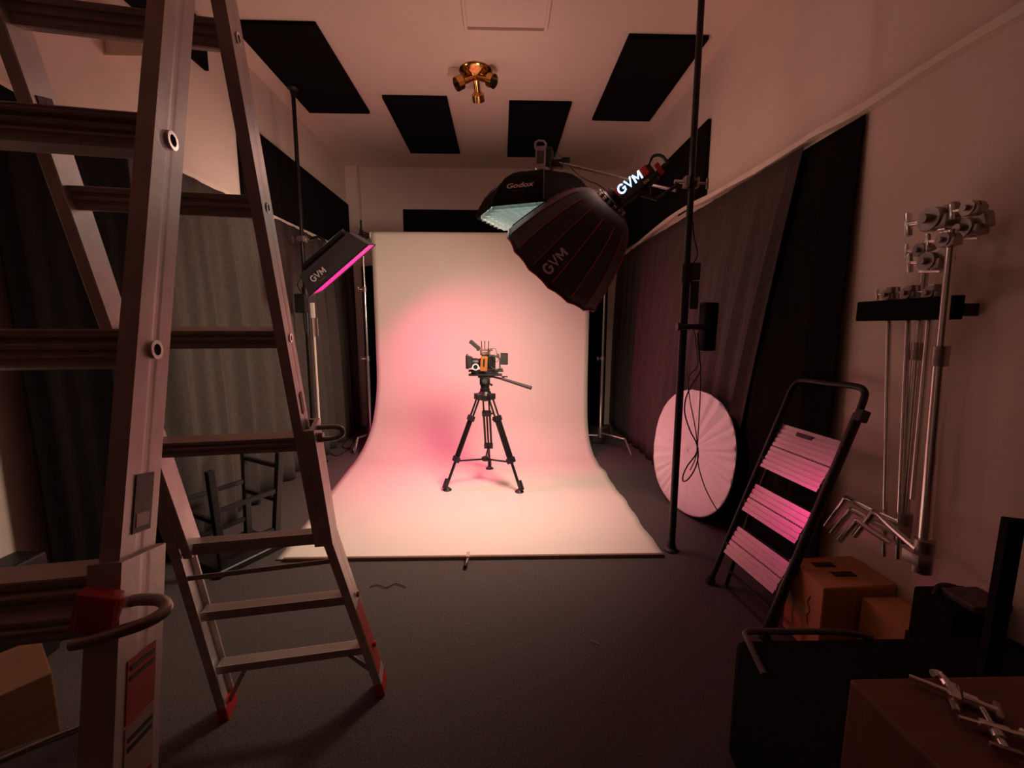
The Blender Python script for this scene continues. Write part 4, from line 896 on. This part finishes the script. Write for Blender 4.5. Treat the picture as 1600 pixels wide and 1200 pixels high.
# wooden crate on the case, nearest
cr = thing('wooden_crate', 'dark red-brown wooden box in the bottom right corner with steel clamps on it', 'box', (1.07, 0.56, 0.4))
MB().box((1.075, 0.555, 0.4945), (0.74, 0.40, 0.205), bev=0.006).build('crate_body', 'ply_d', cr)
def super_clamp(label, px0, px1, s=1.0):
    """steel clamp lying on the crate top"""
    zt = 0.597; a = onz(*px0, zt+0.012); b = onz(*px1, zt+0.012); d = (b-a).normalized(); n_ = V((-d.y, d.x, 0))
    t = thing('super_clamp', label, 'clamp', (a+b)/2-V((0, 0, 0.01)), 'steel clamps lying on the dark wooden box')
    L = (b-a).length
    MB().tube(a, a+d*L*0.45, 0.0055*s).build('spigot', 'steel', t, True)
    m_ = MB(); R = basis(d, n_); m_.box(a+d*L*0.52, (0.045*s, 0.022*s, L*0.16), R, 0.005*s); m_.tube(a+d*L*0.62, a+d*L*0.78, 0.011*s); m_.build('clamp_body', 'steel', t, True)
    j = MB(); j.path([a+d*L*0.48+n_*0.02*s, a+d*L*0.40+n_*0.048*s, a+d*L*0.30+n_*0.042*s], 0.007*s); j.path([a+d*L*0.5-n_*0.02*s, a+d*L*0.52-n_*0.050*s], 0.006*s); j.build('jaw', 'steel', t, True)
    MB().tube(a+d*L*0.78, b, 0.0075*s).build('screw', 'steel', t, True)
    MB().bar(b-n_*0.022*s, b+n_*0.022*s, 0.010*s, 0.012*s, bev=0.003*s).build('tee_handle', 'steel_d', t)
super_clamp('steel clamp with a long spigot on the dark wooden box, the upper one', (1420, 1057), (1560, 1112))
super_clamp('steel clamp lying nearer the corner of the dark wooden box, the lower one', (1535, 1108), (1572, 1172), 0.9)

# ------------------------------------------------------------------ boxes, left foreground
lb = thing('apple_box', 'tan plywood box cut by the left edge beside the tall ladder foot', 'box', (-1.6, 1.25, 0))
e1 = V((0.60, -0.47, 0)).normalized(); e2 = V((-0.47, -0.60, 0)).normalized(); k0 = V((-1.50, 1.30, 0.15))
MB().box(k0+e1*0.12+e2*0.16, (0.24, 0.32, 0.296), basis(V((0, 0, 1)), e1), 0.004).build('box_body', mat('dark_plywood', (0.22, 0.10, 0.045), 0.6, var=0.15, scale=5, stretch=(1, 1, 9)), lb)  # plywood in a darker tone than the right-hand boxes
lc = thing('equipment_case', 'dark case on the floor at the left edge under the ladder', 'case', (-1.2, 0.9, 0))
MB().box((-1.21, 0.92, 0.10), (0.34, 0.26, 0.195), basis(V((0, 0, 1)), V((0.86, 0.5, 0))), 0.012).build('case_body', 'nylon', lc)
MB().path([V((-1.30, 0.96, 0.205)), V((-1.20, 1.04, 0.207)), V((-1.10, 1.10, 0.207))], 0.005).build('steel_rod', 'steel_d', lc, True)
lk = thing('equipment_case', 'small black case against the left wall beside the black curtain', 'case', (-1.80, 1.54, 0))
MB().box((-1.85, 1.56, 0.215), (0.12, 0.12, 0.42), bev=0.01).build('case_body', 'blk', lk)

# ------------------------------------------------------------------ cables and crumbs on the carpet
def fcable(label, pts, r=0.0035, m='blk', z=0.006, name='cable', cat='cord'):
    mb = MB(); mb.path([onz(x, y, z) for x, y in pts], r, seg=6); tag(mb.build(name, m, smooth=True), label, cat)
fcable('coiled dark cable on the carpet left of the paper, by the stand foot', [(556, 684), (548, 698), (538, 706), (525, 712), (512, 703), (526, 692), (545, 686), (556, 676), (562, 672), (550, 680), (535, 697), (548, 702)], 0.004)
fcable('thin twist of dark thread lying on the carpet left of the tripod shadow', [(578, 917), (590, 914), (603, 918), (618, 912), (634, 917)], 0.0022, name='thread', cat='thread')
fcable('small pale scrap of thread on the carpet in front of the paper', [(922, 1000), (930, 1004), (937, 1006)], 0.0018, 'textd', name='thread', cat='thread')
ww = thing('strip_light', 'short white tube light standing on the carpet behind the left paper edge', 'lamp', (-1.62, 4.62, 0))
fa = onz(553, 705, 0.01); fb = fa+V((0.035, 0.05, 0.13))
MB().tube(fa, fb, 0.010).build('tube_body', 'white', ww, True)
MB().lathe(fa-V((0, 0, 0.009)), (0, 0, 1), [(0.022, 0), (0.022, 0.01), (0.01, 0.018)]).build('tube_base', 'blk', ww, True)
for o in bpy.data.objects:
    if '_o' in o.keys(): del o['_o']
